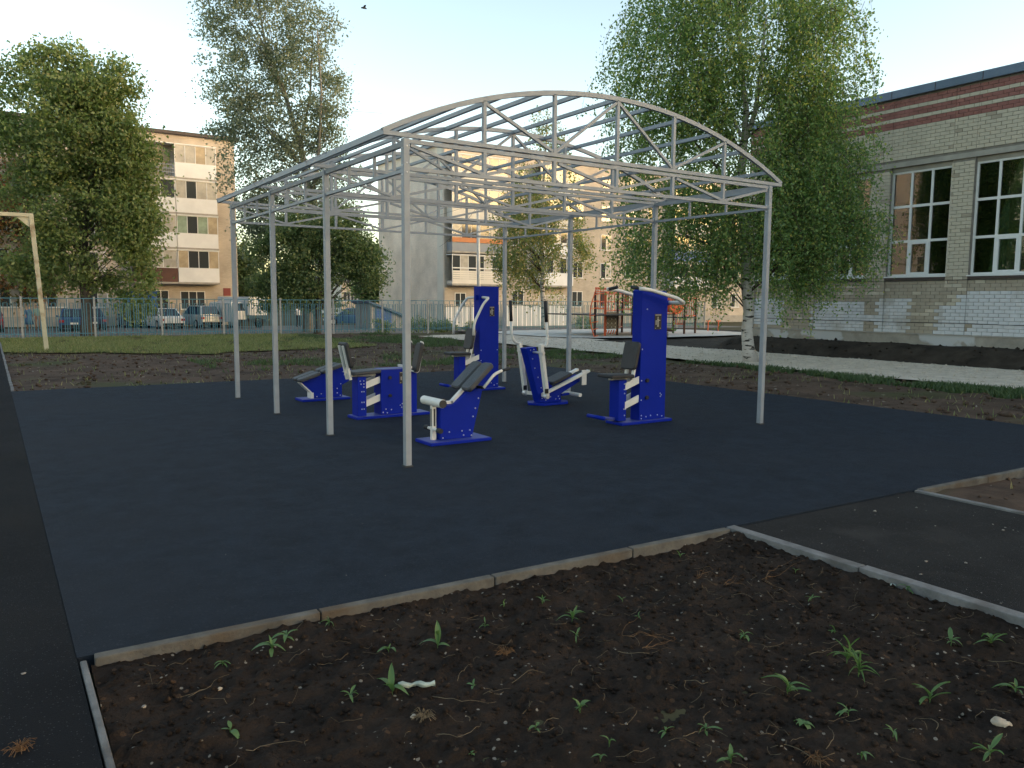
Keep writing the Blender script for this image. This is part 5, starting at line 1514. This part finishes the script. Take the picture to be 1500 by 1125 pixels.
def band(x, y):
    return ((y > 16.4 + 1.2 * fbm(x, y, .5, 3, 30)) & (y < 20.5 + 1.5 * fbm(x, y, .4, 3, 31)) & (x > 4.2) & (x < 15.6) & (fbm(x, y, .9, 4, 32) > .50)) | \
           ((x > 7) & (y > 24) & (y < 36) & (fbm(x, y, .6, 4, 33) > .60))
blades('verge_grass', scatter(90000, .4, 15.6, 15.6, 36, band, verge_z), .11, .010, M['grassg'], 2, 'green grass growing through the bare soil behind the court')
def rband(x, y):
    return (x > 14.1 + .8 * fbm(x, y, .8, 3, 34) + .10 * np.clip(y - 8, 0, 9)) & (x < 15.75) & (y < 15) & (fbm(x, y, 1.2, 3, 35) > .33)
blades('path_weeds', scatter(42000, 13, 15.8, 1, 16, rband, verge_z), .10, .014, M['grassg'], 3, 'taller green weeds along the edge of the gravel path')
blades('sparse_grass', scatter(9000, .4, 15.6, -1, 36, lambda x, y: verge_keep(x, y) & (fbm(x, y, 1.4, 4, 36) > .52), verge_z), .09, .007, M['grass'], 4, 'sparse dry grass scattered over the bare verge')

def litter(name, n, region, zf, smin, smax, m, seed, label, sq=.6):
    rg = np.random.default_rng(seed)
    X = rg.uniform(region[0], region[1], n); Y = rg.uniform(region[2], region[3], n)
    if region[4] is not None:
        k = region[4](X, Y); X, Y = X[k], Y[k]
    n = len(X); s = smin * (smax / smin) ** (rg.random(n) ** 2.2)
    o_ = np.array([(1, 0, 0), (0, 1, 0), (-1, 0, 0), (0, -1, 0), (0, 0, 1), (0, 0, -1), ], float)
    V = o_[None] * s[:, None, None] * rg.uniform(.55, 1.25, (n, 6, 1)) + rg.normal(size=(n, 6, 3)) * s[:, None, None] * .16
    V[:, :, 2] *= sq
    an = rg.uniform(0, 6.28, n); c, si = np.cos(an)[:, None], np.sin(an)[:, None]
    V = np.stack([V[:, :, 0] * c - V[:, :, 1] * si, V[:, :, 0] * si + V[:, :, 1] * c, V[:, :, 2]], 2)
    V += np.stack([X, Y, zf(X, Y) + s * sq * .45], 1)[:, None]
    f_ = np.array([(0, 1, 4), (1, 2, 4), (2, 3, 4), (3, 0, 4), (1, 0, 5), (2, 1, 5), (3, 2, 5), (0, 3, 5)])
    F = (np.arange(n)[:, None, None] * 6 + f_[None]).reshape(-1, 3)
    o = npmesh(name, V.reshape(-1, 3), F, m, kind='stuff')
    tag(o, label, 'litter')
ink = lambda x, y: y < KY(x) - .07
litter('soil_clods', 9000, (.30, 4.15, 1.0, 3.75, ink), soil_z, .0025, .020, M['soil'], 5, 'crumbly dark clods lying over the soil bed', .75)
litter('pebbles', 380, (.30, 4.15, 1.0, 3.75, ink), soil_z, .0012, .0085, M['pebble'], 6, 'small pale pebbles scattered over the soil bed', .7)
litter('verge_clods', 9000, (.3, 15.6, -1, 34, verge_keep), verge_z, .012, .07, M['verge'], 7, 'dark clods over the bare verge around the court', .7)
litter('verge_pebbles', 1400, (.3, 15.6, -1, 34, verge_keep), verge_z, .006, .028, M['pebble'], 8, 'pale stones scattered over the bare verge', .7)
litter('path_chips', 90, (4.3, 6.3, 1.2, 3.5, None), lambda X, Y: X * 0 - .012, .003, .013, M['pebble'], 9, 'white stone chips lying on the grey asphalt path', .6)
litter('court_specks', 160, (.3, 7.5, 3.9, 9, None), lambda X, Y: X * 0, .0008, .0036, M['pebble'], 10, 'tiny pale specks of grit on the rubber court', .6)
litter('bank_stones', 500, (20.2, 21.9, 2, 18.5, None), bank_z, .015, .07, M['bank'], 12, 'lumps of earth on the bank below the gym', .7)
litter('gravel_stones', 9000, (15.5, 20.4, 2, 31, gravel_keep), lambda X, Y: .012 + .03 * (fbm(X, Y, .7, 3, 12) - .5) + .016 * (fbm(X, Y, 6, 2, 13) - .5), .008, .035, M['gravel'], 13, 'crushed pale stone covering the path', .7)

SPOTS = [('plastic strip', 610, 1007), ('largest pale stone', 1468, 1059), ('white cigarette end', 1351, 922), ('crumpled plastic scrap', 1310, 866),
         ('largest grassy clump', 1258, 988), ('orange root tangle', 940, 945), ('pale dry grass tuft', 622, 1052), ('reddish dry tuft', 740, 955), ('long orange straw', 1120, 850), ('brown root tuft', 1195, 1112)]
def whereabouts(g):
    best = min(((gp(a, b, -.06) - g).length, n) for n, a, b in SPOTS)
    if KY(g.x) - g.y < .45: return 'close to the front kerb of the court'
    if g.x > 3.75: return 'close to the right kerb'
    if g.x < .75: return 'close to the left kerb'
    if best[0] < .33: return 'beside the ' + best[1]
    return 'in open soil nearest the ' + best[1]
def sz(x, y): return float(soil_z(np.array([x]), np.array([y]))[0])
# dry straws too many to count
mb = MB(); rg = random.Random(5)
for i in range(330):
    x = rg.uniform(.34, 4.1); y = rg.uniform(1.2, 3.6)
    if y > KY(x) - .1: continue
    L = rg.uniform(.02, .13); a = rg.uniform(0, 6.28); cu = rg.uniform(-2.2, 2.2); pts = []
    for k in range(5):
        pts.append((x, y, sz(x, y) + .005 + rg.uniform(0, .007))); x += math.cos(a) * L / 4; y += math.sin(a) * L / 4; a += cu / 4
    mb.tube(pts, rg.uniform(.0005, .0010), 3, cap=False)
tag(mb.build('dry_straws', M['straw'], fix=False), 'thin dry straws strewn over the soil bed', 'litter', kind='stuff')

# larger roots one can pick out
def root_(px, py, L, a0, curl, m, n=1, r=.0015, name='dry_root', label='pale dry root lying'):
    g = gp(px, py, -.06); mb = MB(); rg = random.Random(int(px * 7 + py))
    for j in range(n):
        x, y, a = g.x + rg.uniform(-.02, .02) * (n > 1), g.y + rg.uniform(-.02, .02) * (n > 1), a0 + (rg.uniform(-1.3, 1.3) if n > 1 else 0); pts = []
        LL = L * rg.uniform(.6, 1.1)
        for k in range(9):
            pts.append((x, y, sz(x, y) + .006 + .012 * math.sin(k / 8 * math.pi) * rg.uniform(.4, 1.3))); x += math.cos(a) * LL / 8; y += math.sin(a) * LL / 8; a += curl / 8 + rg.uniform(-.25, .25)
        mb.tube(pts, [r * (1 - k / 12) for k in range(9)], 5)
    o = mb.build(name, M[m], smooth=True)
    tag(o, ('long ' if L > .25 and n == 1 else 'curled ' if abs(curl) > .9 and n == 1 else '') + label + ' ' + whereabouts(g), 'root', 'dry roots on the soil bed')
for q in ((275, 1022, .26, .3, .3), (360, 1100, .3, -.25, .3), (1000, 1085, .14, -.2, .1), (1040, 1065, .16, 1.5, -1), (1140, 1090, .3, -1.2, -.8), (1210, 1098, .25, .2, 1.2), (1370, 1070, .15, 0, 2.6), (1185, 960, .3, 0, .3), (670, 1000, .2, .9, -1), (630, 1020, .3, -1.0, .5), (905, 950, .22, -1.2, 1.6), (750, 1000, .24, .15, .1), (1440, 960, .4, -1.1, .3), (640, 1070, .2, -1, 2)):
    root_(*q, 'straw')
for q in ((940, 945, .22, .2, .6), (915, 930, .3, .1, -.8), (1120, 850, .42, -.35, .1), (1060, 855, .2, -.3, .4), (1020, 850, .2, .3, .4)):
    root_(*q, 'strawo', 4, .0014, label='tangle of orange-brown roots')
for px, py, nm in ((740, 955, 'strawo'), (622, 1052, 'straw'), (1195, 1112, 'strawo'), (30, 1100, 'strawo')):
    g = gp(px, py, -.06 if px > 100 else -.006); mb = MB(); rg = random.Random(px)
    zb = sz(g.x, g.y) if px > 100 else -.004
    for k in range(46):
        a = rg.uniform(0, 6.28); L = rg.uniform(.015, .06)
        mb.tube([(g.x + rg.uniform(-.02, .02), g.y + rg.uniform(-.015, .015), zb), (g.x + math.cos(a) * L * .6, g.y + math.sin(a) * L * .6, zb + rg.uniform(.01, .03)), (g.x + math.cos(a) * L, g.y + math.sin(a) * L, zb + rg.uniform(.002, .02))], .0011, 3, cap=False)
    tag(mb.build('dry_grass_tuft', M[nm], fix=False), {740: 'reddish-brown dry grass tuft lying on the soil behind the plastic strip', 622: 'pale yellowish dry grass tuft lying on the soil before the plastic strip', 1195: 'brown dry root tuft lying on the soil among long curled roots'}[px] if px > 100 else 'dry brown grass tuft lying on the left asphalt path', 'dry grass', 'dry grass tufts')

# weeds: individual leaves on a short stem
leafs = []
for v_ in range(4):
    n = 6; vs_ = []; fs = []
    for i in range(n + 1):
        t = i / n; wv = .16 * math.sin(math.pi * min(1, t * .96 + .04)) ** .8 * (1 - .25 * t) + .004
        z = (.55 - .10 * v_) * t - (.50 + .14 * v_) * t * t; xx = t * (1 - .12 * v_ * t)
        vs_ += [(xx, -wv, z + .05), (xx, 0, z), (xx, wv, z + .05)]
    for i in range(n):
        fs += [(i * 3, i * 3 + 1, i * 3 + 4, i * 3 + 3), (i * 3 + 1, i * 3 + 2, i * 3 + 5, i * 3 + 4)]
    me = bpy.data.meshes.new('leaf'); me.from_pydata(vs_, [], fs); me.materials.append(M['weed'])
    me.polygons.foreach_set('use_smooth', [True] * len(me.polygons)); leafs.append(me)
def weed(px, py, size, n, narrow=1.0, up=.5, label=None, group='weeds in the soil bed'):
    g = gp(px, py, -.06); z = sz(g.x, g.y); rg = random.Random(int(px * 3 + py))
    look = ('tall ' if size > .09 else 'tiny ' if size < .055 else 'small ') + ('narrow-leaved' if narrow < .56 else 'broad-leaved' if narrow > .85 else 'pointed-leaved')
    if not label: label = look + ' green weed ' + whereabouts(g)
    r = empty('weed', (g.x, g.y, z), label, 'weed', group)
    size *= rg.uniform(.72, 1.05); n = max(3, n - rg.randrange(0, 3)); narrow *= rg.uniform(.8, 1.5)
    hh = size * .35
    MB().tube([(g.x, g.y, z - .01), (g.x + rg.uniform(-.006, .006), g.y, z + hh)], [.0022, .0014], 5).build('stem', M['weed'], r)
    for k in range(n):
        o = bpy.data.objects.new('leaf', leafs[rg.randrange(4)]); col.objects.link(o); o.parent = r
        s = size * rg.uniform(.4, 1.2)
        o.location = (0, 0, hh * rg.uniform(.2, 1))
        o.scale = (s, s * narrow * rg.uniform(.8, 1.2), s * rg.uniform(.8, 1.3))
        o.rotation_euler = (rg.uniform(-.3, .3), -up * rg.uniform(.1, 1.4), k * 2.4 + rg.uniform(-.9, .9))
for q in ((398, 958, .085, 8, .9, .7), (420, 945, .09, 6, .7, 1.0), (326, 976, .07, 7, .5, .6), (338, 1074, .085, 6, 1.0, .4), (482, 924, .06, 8, .4, .7), (641, 948, .105, 7, .6, 1.1), (569, 957, .06, 7, .9, .6),
          (795, 882, .06, 5, .6, .7), (711, 918, .06, 7, .6, .7), (738, 890, .05, 5, .7, .9), (838, 908, .085, 9, .7, .7), (844, 934, .07, 7, .5, .6), (575, 1018, .11, 7, .8, .8), (513, 1022, .05, 6, .6, .6), (693, 1006, .05, 5, 1.1, .3),
          (850, 1040, .085, 9, .6, .7), (785, 1062, .05, 6, .8, .6), (893, 1090, .07, 3, .6, .8), (996, 818, .05, 7, .7, .8), (912, 880, .05, 6, .5, .7), (1165, 842, .06, 6, .8, .6), (1240, 842, .06, 6, .6, .6), (1188, 878, .06, 7, .8, .5),
          (1328, 873, .09, 9, .6, .5), (1090, 932, .06, 7, .8, .5), (1222, 928, .06, 7, .8, .7), (1393, 942, .085, 8, .6, .7), (1452, 945, .10, 10, .45, .6), (1154, 1010, .12, 9, .9, .8), (1362, 1024, .11, 8, .5, .9), (1243, 1043, .06, 7, .6, .6),
          (1176, 1056, .06, 7, 1.1, .4), (1034, 1072, .06, 8, .9, .4), (1308, 1077, .06, 6, .8, .5), (1262, 1105, .075, 6, .8, .6), (1070, 1122, .07, 7, .8, .5), (1488, 1010, .09, 8, .7, .6), (880, 1112, .07, 4, .6, 1.1), (975, 1076, .05, 5, .7, .6),
          (690, 1095, .03, 4, 1, .5), (1450, 1110, .09, 6, .5, .5), (935, 905, .05, 5, .5, .6)):
    weed(*q)
weed(1258, 988, .13, 18, .22, .9, 'largest weed clump with many narrow grassy leaves on the soil bed', 'weeds in the soil bed')
weed(1240, 975, .10, 10, .25, 1.0, 'narrow-leaved grassy weed touching the largest clump on the soil bed', 'weeds in the soil bed')

# odd scraps
def blobstone(name, px, py, sx, sy, sz_, m, label, cat, rot=0.0, seed=1, z0=None):
    g = gp(px, py, -.06); z = sz(g.x, g.y) if z0 is None else z0
    bm = bmesh.new(); bmesh.ops.create_icosphere(bm, subdivisions=3, radius=1)
    for v in bm.verts:
        k = 1 + .35 * noise.noise(v.co * 1.4 + Vector((seed * 3.1, 0, 0))) + .12 * noise.noise(v.co * 4 + Vector((seed, 5, 0)))
        v.co = Vector((v.co.x * sx * k, v.co.y * sy * k, v.co.z * sz_ * k))
    me = bpy.data.meshes.new(name); bm.to_mesh(me); bm.free(); me.materials.append(M[m])
    me.polygons.foreach_set('use_smooth', [True] * len(me.polygons))
    o = bpy.data.objects.new(name, me); col.objects.link(o); o.location = (g.x, g.y, z + sz_ * .5); o.rotation_euler = (.2, .15, rot)
    tag(o, label, cat)
blobstone('stone', 1468, 1059, .040, .022, .016, 'palestone', 'largest pale yellowish stone at the right of the soil bed', 'stone', -.9, 3)
blobstone('stone', 606, 1048, .014, .010, .008, 'palestone', 'small reddish-tan stone beside the dry grass clump', 'stone', .4, 4)
blobstone('stone', 322, 1010, .011, .009, .007, 'palestone', 'small rounded tan stone on the soil bed near the left kerb', 'stone', .4, 5)
blobstone('stone', 211, 1041, .010, .007, .006, 'pebble', 'small white stone on the soil bed beside the left kerb', 'stone', .2, 6)
blobstone('stone', 36, 1006, .010, .008, .005, 'pebble', 'white stone lying on the left asphalt path', 'stone', .2, 7, z0=-.006)
blobstone('cigarette_end', 1351, 922, .013, .0042, .0038, 'pebble', 'white cigarette end lying on the soil between weeds', 'litter', .0, 2)
blobstone('foil_scrap', 1310, 866, .026, .010, .008, 'plastic', 'crumpled pale plastic scrap beside the right kerb', 'litter', -.5, 9)
g0 = gp(583, 1008, -.05); g1 = gp(637, 1006, -.05); zz = sz(g0.x, g0.y) + .028
mb = MB(); n = 8; vs_ = []
for i in range(n + 1):
    t = i / n; p = g0.lerp(g1, t); wv = .011 + .006 * math.sin(i * 1.3)
    vs_ += [(p.x, p.y - wv, zz - .010 + .004 * math.sin(i * 2.1)), (p.x, p.y, zz + .008 + .006 * math.sin(i * 1.7)), (p.x + .004, p.y + wv, zz - .004)]
mb.add(vs_, [q for i in range(n) for q in ((i * 3, i * 3 + 1, i * 3 + 4, i * 3 + 3), (i * 3 + 1, i * 3 + 2, i * 3 + 5, i * 3 + 4), (i * 3 + 2, i * 3, i * 3 + 3, i * 3 + 5))])
tag(mb.build('plastic_scrap', M['plastic'], smooth=True), 'pale greenish strip of torn plastic lying beside a weed', 'litter')
